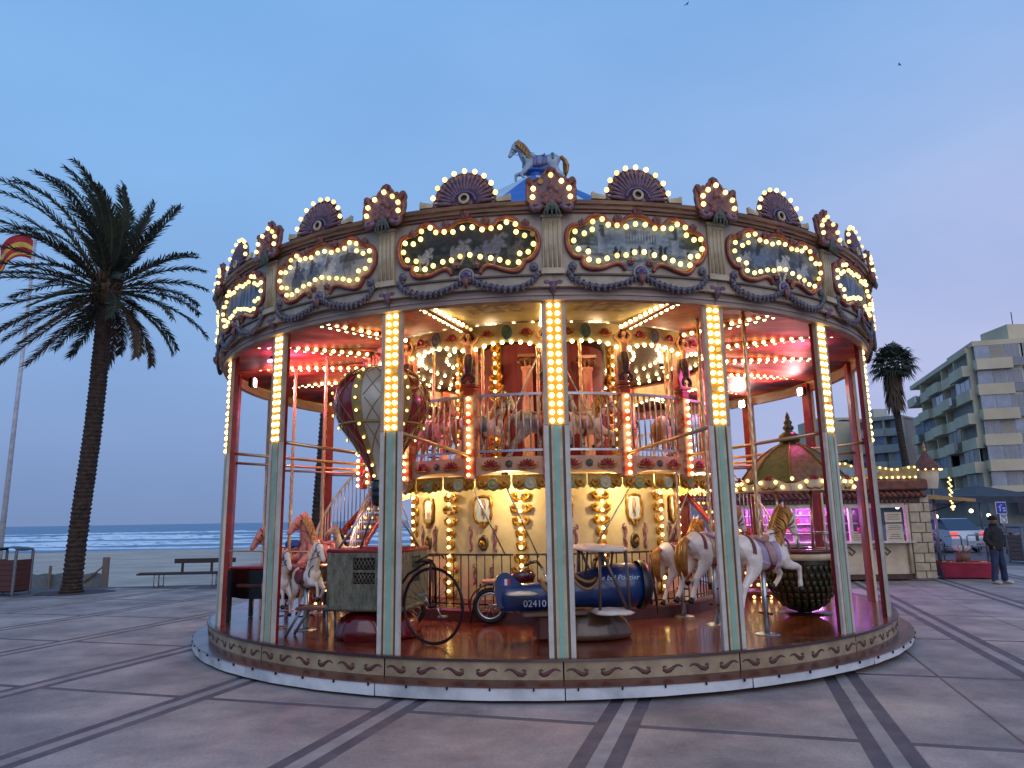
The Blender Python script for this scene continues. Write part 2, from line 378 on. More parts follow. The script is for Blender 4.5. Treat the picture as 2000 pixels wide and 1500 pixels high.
def date_palm(name, label, base, pts, r, fr, seed, lmin, lmax, wind=(0, 0), aim=None):
    rng = random.Random(seed); root = empty(name, label, 'palm tree', base)
    b = Vector(base); trunk(root, [Vector(q) - b for q in pts], r); top = Vector(pts[-1]) - b
    mb = MB(); mb.sphere(top + Vector((0, 0, -.05)), (r[1] * 1.7, r[1] * 1.7, .5), 12, 8)
    for k in range(46):
        a = rng.uniform(0, 6.28); z = rng.uniform(-.55, .3); q = top + Vector((math.cos(a) * r[1] * 1.5, math.sin(a) * r[1] * 1.5, z)); mb.tube([q, q + Vector((math.cos(a) * .12, math.sin(a) * .12, .25))], [.05, .015], 5)
    mb.build('crown_shaft', M_dead, root)
    for i in range(fr):
        s = i / fr; el = R(86 - 138 * s ** 1.45) + rng.uniform(-.1, .1); az = i * 2.39996 + rng.uniform(-.3, .3)
        ln = rng.uniform(lmin, lmax) * (.74 + .32 * math.sin(math.pi * min(1, s + .12))) * (1 - .16 * math.cos(az) * (abs(wind[0]) > 0))
        frond(root, top + Vector((math.cos(az) * .12, math.sin(az) * .12, .25 - .35 * s)), az, el, ln, .30 + .35 * (1 - s), rng, M_frond if s < .9 else M_dead, wind=wind, den=74, wid=.44)
    return root
date_palm('palm_tree', 'tall date palm with shaggy dark fronds beside the litter bin', (-11.78, 19.67, 0), [(-11.78, 19.67, -.05), (-11.72, 19.68, 2), (-11.62, 19.7, 4.2), (-11.58, 19.7, 6.4), (-11.6, 19.7, 8.35)], (.235, .20), 86, 5, 2.9, 3.9, wind=(-.34, 0))
date_palm('palm_tree', 'slim palm trunk standing behind the carousel by the stairs', (-5.82, 22.6, 0), [(-6.1, 22.6, -.15), (-6.05, 22.6, 2), (-5.95, 22.6, 4), (-5.86, 22.6, 6), (-5.8, 22.6, 6.9)], (.21, .2), 34, 8, 1.2, 1.6)
# planting pit round the big palm
mb = MB(); mb.add([(1.0 * math.cos(a) * (1 + .1 * math.sin(3 * a)), .8 * math.sin(a), 0) for a in [i * .3142 for i in range(20)]], [tuple(range(20))])
o = mb.build('tree_pit', pm('pit_soil', '4b4247', .95, scale=6, bump=.6), None, (-11.75, 19.7, .006)); o['kind'] = 'structure'
# fan palm by the flats
def fan_palm():
    rng = random.Random(3); b = Vector((25.9, 48, 0)); root = empty('palm_tree', 'fan palm with brown skirt of dead leaves in front of the flats', 'palm tree', b)
    trunk(root, [(0.35, 0, -.1), (.25, 0, 4), (.05, 0, 8), (.1, 0, 11)], (.24, .19), 5, 12, .04)
    top = Vector((.15, 0, 11.6))
    mb = MB(); mb.tube([(0, 0, 8.6), (0.02, 0, 9.2), (.05, 0, 10), (.1, 0, 11.2)], [.25, .42, .52, .4], 14)
    for k in range(220):
        a = rng.uniform(0, 6.28); z = rng.uniform(8.9, 11.2); q = Vector((math.cos(a) * .46, math.sin(a) * .46, z)); e = q + Vector((math.cos(a) * .25, math.sin(a) * .25, -.9)); w = Vector((-math.sin(a), math.cos(a), 0)) * .09; mb.add([q - w, q + w, e], [(0, 1, 2)])
    mb.build('dead_leaf_skirt', M_dead, root, fix=False)
    for i in range(46):
        s = i / 46; el = R(85 - 125 * s); az = i * 2.39996
        d = Vector((math.cos(az) * math.cos(el), math.sin(az) * math.cos(el), math.sin(el))); h = top + d * rng.uniform(.75, 1.05)
        m2 = MB(); m2.tube([top, top.lerp(h, .5) + Vector((0, 0, .05)), h], .022, 4, 1)
        sd = d.cross(Vector((0, 0, 1))); sd = sd.normalized() if sd.length > .01 else Vector((1, 0, 0)); up = sd.cross(d)
        for k in range(19):
            a = R(-115 + 230 * k / 18); q = d * math.cos(a) + sd * math.sin(a); l = rng.uniform(.8, 1.0) * (1 - .25 * abs(a) / 2)
            mid = h + q * l * .6 + up * .04; e = h + q * l + Vector((0, 0, -.32 * rng.uniform(.6, 1.3))); w = (sd * math.cos(a) - d * math.sin(a)) * .055
            m2.add([h, mid - w, e, mid + w], [(0, 1, 2, 3)])
        m2.build('fan_leaf', [M_frond, M_stem], root, fix=False)
fan_palm()
# ------------------------------------------------------------------ left foreground furniture
M_greymetal = pm('galvanised_steel', '8d8f95', .45, .7, scale=12); M_wood_dark = pm('dark_stained_wood', '3a2a28', .6, scale=10, stretch=(1, 8, 8), bump=.2)
M_binwood = pm('bin_wood', '5b3430', .65, scale=8, stretch=(1, 1, 12), bump=.25); M_weathered = pm('weathered_timber', '8a7d72', .9, scale=14, stretch=(6, 6, 1), bump=.4)
# bench
b = empty('park_bench', 'dark slatted bench with thin steel legs facing the beach', 'bench', (-9.35, 21.0, 0), (0, 0, R(4)))
for k, (y, z, h) in enumerate(((-.16, .37, .05), (0, .385, .05), (.16, .37, .05))): MB().box((0, y, z), (2.55, .14, h), ch=.01).build('seat_slat', M_wood_dark, b)
MB().box((.42, .27, .70), (1.72, .045, .13), ch=.01).build('backrest', M_wood_dark, b)
for x in (-.2, .62, 1.1): MB().box((x, .25, .51), (.06, .05, .32)).build('back_support', M_wood_dark, b)
for x in (-.75, .85):
    mb = MB()
    for y in (-.16, .16): mb.cyl((x - .06, y, 0), (x - .06, y, .36), .012); mb.cyl((x + .08, y, 0), (x + .08, y, .36), .012)
    mb.cyl((x - .06, -.16, .03), (x + .08, -.16, .03), .012); mb.cyl((x - .06, .16, .03), (x + .08, .16, .03), .012); mb.cyl((x - .06, -.16, .345), (x - .06, .16, .345), .012); mb.build('leg', M_greymetal, b)
# bin enclosures
def bin_box(name, label, loc, rz, w=.78, h=.92, d=.55, mat=M_binwood):
    b = empty(name, label, 'litter bin', loc, (0, 0, rz))
    for s in range(6):
        z = .1 + s * (h - .12) / 6
        MB().box((0, -d / 2, z + .065), (w - .06, .03, .13), ch=.008).build('slat', mat, b); MB().box((w / 2, 0, z + .065), (.03, d - .06, .13), ch=.008).build('slat', mat, b); MB().box((-w / 2, 0, z + .065), (.03, d - .06, .13), ch=.008).build('slat', mat, b)
    for x in (-1, 1):
        for y in (-1, 1): MB().box((x * w / 2, y * d / 2, (h + .22) / 2), (.06, .06, h + .22), ch=.008).build('corner_post', M_greymetal, b)
    mb = MB(); mb.tube([(w / 2 * math.cos(a) * 1.04, 0, h + .21 + .09 * math.sin(a)) for a in [math.pi * i / 8 for i in range(9)]], (d / 2 + .03, .012), 4, 0, side=(0, 1, 0), smooth=False); mb.build('lid', pm('bin_lid', '3a3c44', .4, .5), b)
    MB().box((0, 0, h * .5), (w - .08, d - .08, h * .85)).build('liner', pm('bin_liner', '1d1d22', .5), b)
    return b
bin_box('litter_bin', 'brown slatted litter bin with grey posts by the beach edge', (-13.35, 19.5, 0), R(-8))
# beach fence stub: post, stakes and grey netting
f = empty('beach_fence', 'low grey netting fence with wooden post on the sand', 'fence', (-12.6, 21.6, -.1))
MB().box((.62, 0, .45), (.16, .12, .95), ch=.01).build('post', M_weathered, f); MB().box((-1.0, 0, .34), (.07, .06, .74), ch=.01).build('stake', M_weathered, f)
MB().cyl((-.02, .02, .2), (.6, .02, .72), .025).build('brace', M_weathered, f)
mb = MB(); nn_ = 24
for i in range(nn_):
    x0 = -1.75 + 2.35 * i / nn_; x1 = -1.75 + 2.35 * (i + 1) / nn_; y0 = .04 * math.sin(i); y1 = .04 * math.sin(i + 1)
    mb.add([(x0, y0 + .05, -.02), (x1, y1 + .05, -.02), (x1, y1 + .05, .47 + .02 * math.sin(i * 1.3 + 1.3)), (x0, y0 + .05, .47 + .02 * math.sin(i * 1.3))], [(0, 1, 2, 3)], smooth=True)
mb.build('netting', pm('grey_netting', '7d8487', .9, scale=20), f, fix=False)
# flag pole with red and yellow flag
fp = empty('flag_pole', 'tall pale flag pole flying a red and yellow striped flag', 'flag pole', (-21.03, 30, -.25))
mb = MB(); mb.cyl((0, 0, 0), (.03, 0, 14.7), .11, .06, 12); mb.build('pole', pm('pole_paint', 'c3c5cc', .4), fp)
MB().sphere((.03, 0, 14.75), (.16, .16, .09), 12, 8).build('cap', pm('pole_cap', '2b2b30', .4), fp)
mb = MB(); nu, nv = 30, 9; vs = []; fs = []
for i in range(nu + 1):
    for j in range(nv + 1):
        u = i / nu; v = j / nv; vs.append((-.06 - 1.5 * u, .18 * math.sin(7 * u + v) * u, 14.45 + .3 * math.sin(u * 4.2) - .45 * u * v - .9 * v))
for i in range(nu):
    for j in range(nv): mb.add([], [], 0); fs.append((i * (nv + 1) + j, (i + 1) * (nv + 1) + j, (i + 1) * (nv + 1) + j + 1, i * (nv + 1) + j + 1))
mb.add(vs, [], 0)
for k, q in enumerate(fs): mb.f.append(list(q)); mb.m.append(1 if (k % nv) in (3, 4, 7) else 0); mb.sm.append(True)
mb.build('flag', [pm('flag_red', 'b3202c', .7, scale=3), pm('flag_yellow', 'd9b54a', .7, scale=3)], fp, fix=False)
# small beach buggy parked on the sand
v = empty('beach_buggy', 'small blue beach buggy parked on the sand near the water', 'buggy', (-13.55, 44.5, -.52), (0, 0, R(200)))
mb = MB(); mb.box((0, 0, .55), (1.9, 1.0, .35), 0, ch=.1); mb.box((-.1, 0, .95), (.9, .9, .5), 0, ch=.15); mb.build('body', pm('buggy_blue', '2c4a7e', .35), v)
for x in (-.65, .65):
    for y in (-.5, .5): MB().cyl((x, y - .1, .33), (x, y + .1, .33), .33, None, 18).build('wheel', pm('tyre', '18181a', .8), v)
MB().tube([(.3, -.4, .7), (.2, -.4, 1.3), (-.5, -.4, 1.3), (-.6, -.4, .7)], .03, 6).build('roll_bar', M_greymetal, v)
# two gulls
for k, (loc, rz) in enumerate((((17.1, 60, 49.2), .5), ((36.4, 60, 42.5), 2.4))):
    mb = MB(); mb.tube([(-.25, 0, 0), (-.1, 0, .02), (.1, 0, .02), (.28, 0, 0), (.34, 0, 0)], [.01, .07, .08, .05, .01], 8)
    for s in (-1, 1): mb.add([(.1, 0, .03), (-.1, 0, .03), (-.08, s * .36, .13), (.1, s * .36, .14), (-.16, s * .68, .02), (-.1, s * .7, .03)], [(0, 1, 2, 3), (3, 2, 4, 5)])
    gull = mb.build('gull', pm('gull_feathers', '3b3f48', .8), None, loc, (0, .1, rz)); gull.scale = (.5,) * 3
    tag(gull, ['small dark gull flying straight above the carousel roof', 'small dark gull flying high above the block of flats'][k], 'bird', 'gulls in the sky')
# ------------------------------------------------------------------ the carousel
CX, CY, PH = .5183, 12.8259, -.0104
car = empty('carousel', 'double-decker vintage carousel with lit bulbs, painted frieze and blue roof', 'carousel', (CX, CY, 0), (0, 0, PH))
def pol(a, r, z): return Vector((r * math.sin(R(a)), -r * math.cos(R(a)), z))
def cw(a, r, z):   # carousel polar -> world
    q = pol(a, r, z); c, s = math.cos(PH), math.sin(PH); return Vector((CX + q.x * c - q.y * s, CY + q.x * s + q.y * c, q.z))
M_cream = pm('cream_paint', 'c9b896', .42, var=.14, scale=5, col2='a3926f'); M_taupe = pm('taupe_paint', 'b3a38c', .45, var=.16, scale=4, col2='92826d')
M_greypaint = pm('grey_white_paint', 'cdc6b8', .4, var=.1, scale=5, col2='b3ac9f'); M_green = pm('sea_green_paint', '8fb5a0', .4, var=.1, scale=5, col2='80a592'); M_brown = pm('brown_groove', '5d4c3c', .5, var=.1)
M_gold = pm('gilded_paint', 'c8922e', .3, .55, var=.25, scale=14, col2='8a5a14'); M_goldplate = pm('gold_back_plate', 'c58f26', .45, .1, var=.15, scale=9, col2='a8761c')
M_rose = pm('rose_red_moulding', 'a8543f', .4, var=.2, scale=16, col2='743a33'); M_mauve = pm('mauve_carving', '84626f', .5, var=.25, scale=18, col2='563f4a'); M_rosette = pm('dusty_rose_carving', '8f574c', .5, var=.25, scale=22, col2='5e3833')
M_leafg = pm('grey_green_carving', '5b6452', .5, var=.25, scale=20, col2='383f35'); M_lilac = pm('lilac_shell', '73688f', .4, var=.2, scale=20, col2='4c4368'); M_garland = pm('slate_garland', '716a76', .5, var=.25, scale=25, col2='47424d')
M_redpaint = pm('red_enamel', '9c1f1a', .28, var=.15, scale=6, col2='6d1412'); M_cornice = pm('brown_cornice', '946a46', .42, var=.22, scale=5, col2='5f432e', stretch=(1, 1, 8))
M_beam = pm('weathered_beam', 'b09c8c', .5, var=.15, scale=4, stretch=(1, 1, 14), col2='8a786c'); M_steel = pm('brushed_steel', 'b7b9bd', .28, .9, var=.08, scale=20); M_brass = pm('polished_brass', 'd8b48a', .3, .8, var=.1, scale=14)
M_pinkrib = pm('pink_band', 'b98a83', .45, var=.12, scale=6); M_dark = pm('dark_parts_and_shade', '171316', .8); M_white = pm('white_skirt_paint', 'd2d4d4', .5, var=.08, scale=1.6, col2='979a9c', detail=10, lo=.28, hi=.55)
M_marble = pm('pink_marble', 'dcae8e', .3, var=.2, scale=5, col2='b0614a', stretch=(1, 1, .35), lo=.42, hi=.58); M_curtain = pm('crimson_cloth', '7a0f17', .6, var=.25, scale=3, stretch=(6, 6, .4)); M_skin = pm('painted_flesh', 'e2a883', .45, var=.1, scale=9)
M_bulb = em('warm_bulb', (1.0, .70, .25), 3.2, True); M_bulbc = em('column_bulb', (1.0, .66, .2), 8.0, True); M_bulbi = em('inner_bulb', (1.0, .68, .26), 20.0, True)
BUL = []            # bulbs past the first three hundred
bulb_me = MB().sphere((0, 0, 0), .029, 8, 6).mesh('bulb', M_bulb); bulbc_me = MB().sphere((0, 0, 0), .029, 8, 6).mesh('bulb', M_bulbc); NB = [0]
def bulb(p, part=None, inv=None):
    """p in carousel space; part given -> an object of its own under that part"""
    if part is not None and NB[0] < 300:
        NB[0] += 1; o = link('bulb', bulb_me, part, (inv @ Vector(p)) if inv is not None else p)
        return o
    BUL.append(Vector(p))
def ring_part(name, mat, prof, n=108, **kw): return MB().lathe(prof, n, 0, None, **kw).build(name, mat, car)
# --- platform
M_floor = bpy.data.materials.new('varnished_deck'); M_floor.use_nodes = True; t = M_floor.node_tree; p = t.nodes['Principled BSDF']
c_ = N(t, 'ShaderNodeTexCoord'); sx = N(t, 'ShaderNodeSeparateXYZ'); t.links.new(c_.outputs['Object'], sx.inputs[0])
at_ = N(t, 'ShaderNodeMath', operation='ARCTAN2'); t.links.new(sx.outputs[0], at_.inputs[0]); t.links.new(sx.outputs[1], at_.inputs[1])
ln_ = N(t, 'ShaderNodeVectorMath', operation='LENGTH'); t.links.new(c_.outputs['Object'], ln_.inputs[0])
ml_ = N(t, 'ShaderNodeMath', operation='MULTIPLY'); t.links.new(at_.outputs[0], ml_.inputs[0]); ml_.inputs[1].default_value = 4.0
cb = N(t, 'ShaderNodeCombineXYZ'); t.links.new(ml_.outputs[0], cb.inputs[0]); t.links.new(ln_.outputs['Value'], cb.inputs[1])
br = N(t, 'ShaderNodeTexBrick'); t.links.new(cb.outputs[0], br.inputs['Vector']); br.inputs['Scale'].default_value = 1; br.inputs['Brick Width'].default_value = 1.4; br.inputs['Row Height'].default_value = .085; br.inputs['Mortar Size'].default_value = .004
br.inputs['Color1'].default_value = (*srgb('8a4224'), 1); br.inputs['Color2'].default_value = (*srgb('692b1a'), 1); br.inputs['Mortar'].default_value = (*srgb('1c0d0a'), 1)
ns_ = N(t, 'ShaderNodeTexNoise'); ns_.inputs['Scale'].default_value = 3; ns_.inputs['Detail'].default_value = 8; t.links.new(cb.outputs[0], ns_.inputs['Vector'])
mxf = N(t, 'ShaderNodeMixRGB', blend_type='MULTIPLY'); mxf.inputs[0].default_value = .8; t.links.new(br.outputs[0], mxf.inputs[1]); t.links.new(ramp(t, ns_.outputs[0], [(.3, (.45, .42, .4)), (.7, (1.15, 1.1, 1.05))]), mxf.inputs[2]); t.links.new(mxf.outputs[0], p.inputs['Base Color'])
rr_ = N(t, 'ShaderNodeMapRange'); rr_.inputs[3].default_value = .10; rr_.inputs[4].default_value = .34; t.links.new(ns_.outputs[0], rr_.inputs[0]); t.links.new(rr_.outputs[0], p.inputs['Roughness'])
bf = N(t, 'ShaderNodeBump'); bf.inputs['Strength'].default_value = .35; bf.inputs['Distance'].default_value = .01; t.links.new(br.outputs['Fac'], bf.inputs['Height']); bf.invert = True
bf2 = N(t, 'ShaderNodeBump'); bf2.inputs['Strength'].default_value = .12; bf2.inputs['Distance'].default_value = .02; t.links.new(ns_.outputs[0], bf2.inputs['Height']); t.links.new(bf.outputs[0], bf2.inputs['Normal']); t.links.new(bf2.outputs[0], p.inputs['Normal'])
p.inputs['Coat Weight'].default_value = .35; p.inputs['Coat Roughness'].default_value = .1
ring_part('platform_floor', M_floor, [(0.001, .376), (1.5, .376), (3, .376), (4.5, .376), (5.34, .376)], 108, smooth=False)
M_step = pm('step_varnish', '713522', .3, var=.25, scale=3, col2='3f1c14', coat=.4, stretch=(1, 1, 1))
ring_part('platform_edge', pm('edge_trim', '3a1612', .35, coat=.3), [(5.33, .377), (5.375, .377), (5.378, .352), (5.33, .352)], 108, smooth=False)
ring_part('step', M_step, [(5.30, .186), (5.548, .156), (5.556, .146), (5.53, .14)], 108, smooth=False)
for k in range(18):                                                   # white skirt in eighteen bolted sheets
    mb = MB(); n = 8; vs = []
    for i in range(n + 1):
        a = 20 * k + .06 + 19.88 * i / n; lift = .028 + .055 * max(0, math.cos(R(a - 75))) ** 1.5
        vs += [pol(a, 5.543, .15), pol(a, 5.543 + .006 * math.sin(i * 2.1 + k), lift), pol(a, 5.535, lift), pol(a, 5.53, .15)]
    mb.add(vs, [(4 * i + q, 4 * i + (q + 1) % 4, 4 * i + 4 + (q + 1) % 4, 4 * i + 4 + q) for i in range(n) for q in range(4)] + [(0, 1, 2, 3), (4 * n, 4 * n + 3, 4 * n + 2, 4 * n + 1)])
    mb.build('skirt_sheet', M_white, car)
bolt_me = MB().box((0, 0, 0), (.014, .02, .03)).mesh('skirt_clip', M_dark)
for k in range(-24, 25): link('skirt_clip', bolt_me, car, pol(k * 4.4 + 1.3, 5.552, .135), (0, 0, R(k * 4.4 + 1.3)))
ring_part('understructure', M_dark, [(5.2, .0), (5.2, .15)], 60)  # understructure made black: the gap's shadow is put into its colour
# riser: painted panels with scroll motifs
mb = MB(); n = 8; vs = []
for i in range(n + 1):
    a = -9.92 + 19.84 * i / n; vs += [pol(a, 5.352, .178), pol(a, 5.352, .353)]
mb.add(vs, [(2 * i, 2 * i + 2, 2 * i + 3, 2 * i + 1) for i in range(n)], smooth=True); riser_me = mb.mesh('riser_panel', pm('riser_cream', 'b3a081', .45, var=.2, scale=3, col2='8a765c', detail=8))
def scroll_mesh():
    mb = MB(); path = [(-.075, .0), (-.055, .012), (-.03, .010), (-.008, -.004), (.012, -.018), (.034, -.022), (.052, -.012), (.054, .004), (.042, .010), (.034, .002)]
    mb.tube([(x, -.001, z) for x, z in path], [(q, .003) for q in (.003, .006, .008, .011, .014, .014, .011, .008, .006, .005)], 6, side=(0, 0, 1)); return mb.mesh('painted_scroll', pm('oxblood_scroll', '6d413c', .5, scale=30, col2='4a2827'))
sc_me = scroll_mesh()
for k in range(18):
    rp = link('riser_panel', riser_me, car, (0, 0, 0), (0, 0, R(20 * k + 10)))
    for i in range(6):
        a = -8.4 + 3.36 * i; o = link('painted_scroll', sc_me, rp, pol(a, 5.354, .262), (0, 0, R(a)), (1.6 * (1 if i % 2 == 0 else -1), 1, 1.5))
# --- columns
def column_meshes():
    w = .27; segs = [(.05, 0, .035), (.027, 1, .02), (.03, 2, .032), (.056, 3, .036), (.03, 2, .032), (.027, 1, .02), (.05, 0, .035)]
    mb = MB(); x = -w / 2
    for sw, m, d in segs:
        mb.box((x + sw / 2, -d / 2, 1.545), (sw, d, 2.34), m); x += sw
    mb.box((0, .03, 2.3), (.2, .06, 3.84), 4)
    low = mb.mesh('column', [M_greypaint, M_brown, M_cream, M_green, M_redpaint])
    mb = MB(); mb.box((0, -.004, 3.47), (.17, .012, 1.5), 0)
    gp_ = mb.mesh('gold_channel', [M_goldplate]); mb = MB()
    mb.box((0, -.02, 3.47), (.046, .046, 1.505)); fin = mb.mesh('channel_side', M_taupe)
    return low, gp_, fin
col_me, gold_me, fin_me = column_meshes()
rows = 17
for k in [0, -1, 1, -2, 2, -3, 3] + list(range(4, 15)):
    a = 20 * k; c = link('column', col_me, car, pol(a, 5.26, 0), (0, 0, R(a)))
    link('gold_channel', gold_me, c)
    for s in (-1, 1): link('channel_side', fin_me, c, (s * .108, 0, 0))
    for i in range(rows):
        for s in (-1, 1):
            q = pol(a, 5.26 + .038, 2.76 + i * .0905) + Vector((math.cos(R(a)), math.sin(R(a)), 0)) * (s * .043)
            if abs(k) <= 2: NB[0] += 1; link('bulb', bulbc_me, c, (s * .043, -.038, 2.76 + i * .0905))
            else: BUL.append((q, 1))
# --- frieze
fr6 = [(-6.26, 4.516), (-6.38, 4.458), (-5.99, 4.406), (-5.08, 4.384), (-3.94, 4.396), (-2.93, 4.434), (-2.19, 4.451), (-1.63, 4.422), (-1.39, 4.379)]
fr1 = [(-6.6, 4.515), (-7.31, 4.529), (-7.86, 4.608), (-8.11, 4.708), (-7.96, 4.828), (-7.36, 4.887), (-6.69, 4.89)]
fr2 = [(-5.97, 4.91), (-5.26, 4.981), (-4.48, 5.002), (-3.71, 4.987), (-3.07, 4.925)]
fr3 = [(-2.2, 4.905), (-1.44, 4.932), (-0.95, 4.988), (-0.2, 5.011), (0.41, 5.017), (1.14, 4.999), (1.74, 4.964), (2.22, 4.924), (3.0, 4.9)]
fr4 = [(3.66, 4.926), (4.15, 4.982), (4.86, 5.002), (5.69, 4.991), (6.28, 4.947), (6.72, 4.886)]
fr5 = [(7.79, 4.863), (8.37, 4.832), (8.76, 4.759), (8.8, 4.665), (8.48, 4.572), (7.83, 4.504), (7.18, 4.489), (7.0, 4.438), (6.52, 4.387), (5.82, 4.373), (4.77, 4.395), (3.83, 4.429), (2.89, 4.452), (2.17, 4.41), (1.99, 4.371)]
frame_path = [(a - .3, z) for a, z in fr6[::-1] + fr1 + fr2 + fr3 + fr4 + fr5]
bu = [(-0.21, 4.902), (0.95, 4.901), (2.1, 4.865), (3.15, 4.872), (4.17, 4.877), (4.94, 4.932), (5.95, 4.904), (6.02, 4.814), (6.98, 4.768), (7.89, 4.782), (7.96, 4.668), (7.35, 4.58), (6.38, 4.565), (6.24, 4.466), (5.04, 4.47), (4.1, 4.504), (3.08, 4.53), (1.86, 4.553), (0.65, 4.583), (-0.49, 4.574), (-1.51, 4.539), (-2.56, 4.531), (-3.73, 4.497), (-4.73, 4.467), (-5.8, 4.481), (-5.85, 4.572), (-6.96, 4.599), (-7.47, 4.697), (-7.28, 4.801), (-6.23, 4.779), (-5.31, 4.825), (-5.21, 4.916), (-4.12, 4.946), (-3.43, 4.883), (-2.4, 4.878), (-1.34, 4.867)]
def smooth_path(p, sub=3):
    o = []
    for i in range(len(p) - 1):
        p0 = p[max(i - 1, 0)]; p1 = p[i]; p2 = p[i + 1]; p3 = p[min(i + 2, len(p) - 1)]
        for s in range(sub):
            f = s / sub; o.append(tuple(.5 * ((2 * p1[q]) + (p2[q] - p0[q]) * f + (2 * p0[q] - 5 * p1[q] + 4 * p2[q] - p3[q]) * f * f + (3 * p1[q] - p0[q] - 3 * p2[q] + p3[q]) * f ** 3) for q in (0, 1)))
    return o + [p[-1]]
fpath = smooth_path(frame_path, 3)
def inside(x, y, poly):
    c = False; j = len(poly) - 1
    for i in range(len(poly)):
        if (poly[i][1] > y) != (poly[j][1] > y) and x < (poly[j][0] - poly[i][0]) * (y - poly[i][1]) / (poly[j][1] - poly[i][1]) + poly[i][0]: c = not c
        j = i
    return c
def arcboard(r, z0, z1, a0, a1, th, n=8, mat=0, mb=None, zf=None):
    mb = mb or MB(); vs = []
    for i in range(n + 1):
        a = a0 + (a1 - a0) * i / n; zl = z0 if zf is None else zf(a)
        vs += [pol(a, r, zl), pol(a, r, z1), pol(a, r - th, z1), pol(a, r - th, zl)]
    mb.add(vs, [(4 * i + q, 4 * i + 4 + q, 4 * i + 4 + (q + 1) % 4, 4 * i + (q + 1) % 4) for i in range(n) for q in range(4)] + [(0, 1, 2, 3), (4 * n + 3, 4 * n + 2, 4 * n + 1, 4 * n)], mat); return mb
board_me = arcboard(5.43, 4.2, 5.04, -9.98, 9.98, .05).mesh('frieze_panel', M_taupe)
frame_me = MB().tube([pol(a, 5.452, z) for a, z in fpath], [(.026 + .006 * math.sin(i * .5), .022) for i in range(len(fpath))], 8).mesh('scroll_frame', M_rose)
lip = [(a * .965, 4.69 + (z - 4.69) * .91) for a, z in fpath if True]
lip_me = MB().tube([pol(a, 5.446, z) for a, z in lip], .011, 6).mesh('frame_lip', M_gold)
ledge_me = arcboard(5.456, 4.318, 4.338, -8.6, 8.7, .03).mesh('ledge', M_brown)
beam_me = arcboard(5.36, 4.072, 4.222, -9.95, 9.95, .10, mb=arcboard(5.375, 4.12, 4.145, -9.9, 9.9, .05)).mesh('beam', M_beam)
mb = MB(); prof = [(5.43, 5.03), (5.455, 5.035), (5.46, 5.06), (5.485, 5.065), (5.488, 5.10), (5.515, 5.11), (5.52, 5.145), (5.50, 5.165), (5.36, 5.17), (5.36, 5.03)]
vs = [pol(-9.98 + 19.96 * i / 8, r, z) for i in range(9) for r, z in prof]; L = len(prof)
mb.add(vs, [(i * L + q, (i + 1) * L + q, (i + 1) * L + (q + 1) % L, i * L + (q + 1) % L) for i in range(8) for q in range(L)]); cornice_me = mb.mesh('cornice', M_cornice)
# carved pieces
def rosette_mesh(name, mat, lobes=5, r=.03, d=.03):
    mb = MB(); mb.sphere((0, -d * .7, 0), (r * .55, d * .7, r * .55), 8, 6)
    for i in range(lobes): a = 2 * math.pi * i / lobes + .3; mb.sphere((r * .8 * math.cos(a), -d * .35, r * .8 * math.sin(a)), (r * .62, d * .6, r * .62), 8, 6)
    return remesh(mb, r * .16, 2, name, mat)
rose_me = rosette_mesh('rosette', M_rosette, 5, .036, .036); leafb_me = rosette_mesh('leaf_boss', M_garland, 7, .036, .03)
def shell_mesh(rad, mat, ribs=9, name='shell', depth=.03):
    mb = MB()
    for i in range(ribs):
        a = math.pi * (i + .5) / ribs; mb.tube([(.1 * rad * math.cos(a), -depth * .4, .1 * rad * math.sin(a)), (.6 * rad * math.cos(a), -depth, .6 * rad * math.sin(a)), (rad * math.cos(a), -depth * .6, rad * math.sin(a))], [(.06 * rad, .01), (.12 * rad, .016), (.17 * rad, .01)], 6)
    return remesh(mb, rad * .05, 1, name, mat)
shell_me = shell_mesh(.062, M_lilac, 9, 'shell_boss')
shring_me = MB().tube([(.078 * math.cos(a), -.012, .078 * math.sin(a)) for a in [R(-25 + 230 * i / 20) for i in range(21)]], .013, 6).mesh('shell_ring', M_beam)
mb = MB(); mb.tube([(0, -.01, .0), (0, -.035, -.035), (0, -.03, -.08), (0, -.01, -.13)], [(.02, .01), (.045, .02), (.03, .018), (.006, .005)], 8, side=(1, 0, 0)); mask_me = mb.mesh('shell_drop', M_rosette)
def garland_mesh():
    pts = [(-8.3, 4.37), (-7.9, 4.31), (-7.0, 4.24), (-5.6, 4.20), (-4.2, 4.19), (-2.9, 4.215), (-1.6, 4.25), (-.6, 4.31), (.2, 4.335), (.9, 4.31), (1.9, 4.25), (3.2, 4.215), (4.5, 4.19), (5.9, 4.20), (7.2, 4.24), (8.0, 4.31), (8.4, 4.37)]
    sp = smooth_path(pts, 4); mb = MB(); mb.tube([pol(a, 5.455, z) for a, z in sp], .017, 6)
    for i in range(2, len(sp) - 1, 2):
        a, z = sp[i]; k = 1 - .35 * abs(math.sin(i * .2)); c = pol(a, 5.462, z - .012); mb.sphere(c, (.026, .026, .034), 7, 5); mb.sphere(c + Vector((0, 0, -.034)), (.015, .018, .022), 6, 4)
        mb.sphere(pol(a + .45, 5.46, z + .012), (.016, .016, .014), 6, 4)
    return mb.mesh('garland', M_garland)
garl_me = garland_mesh()
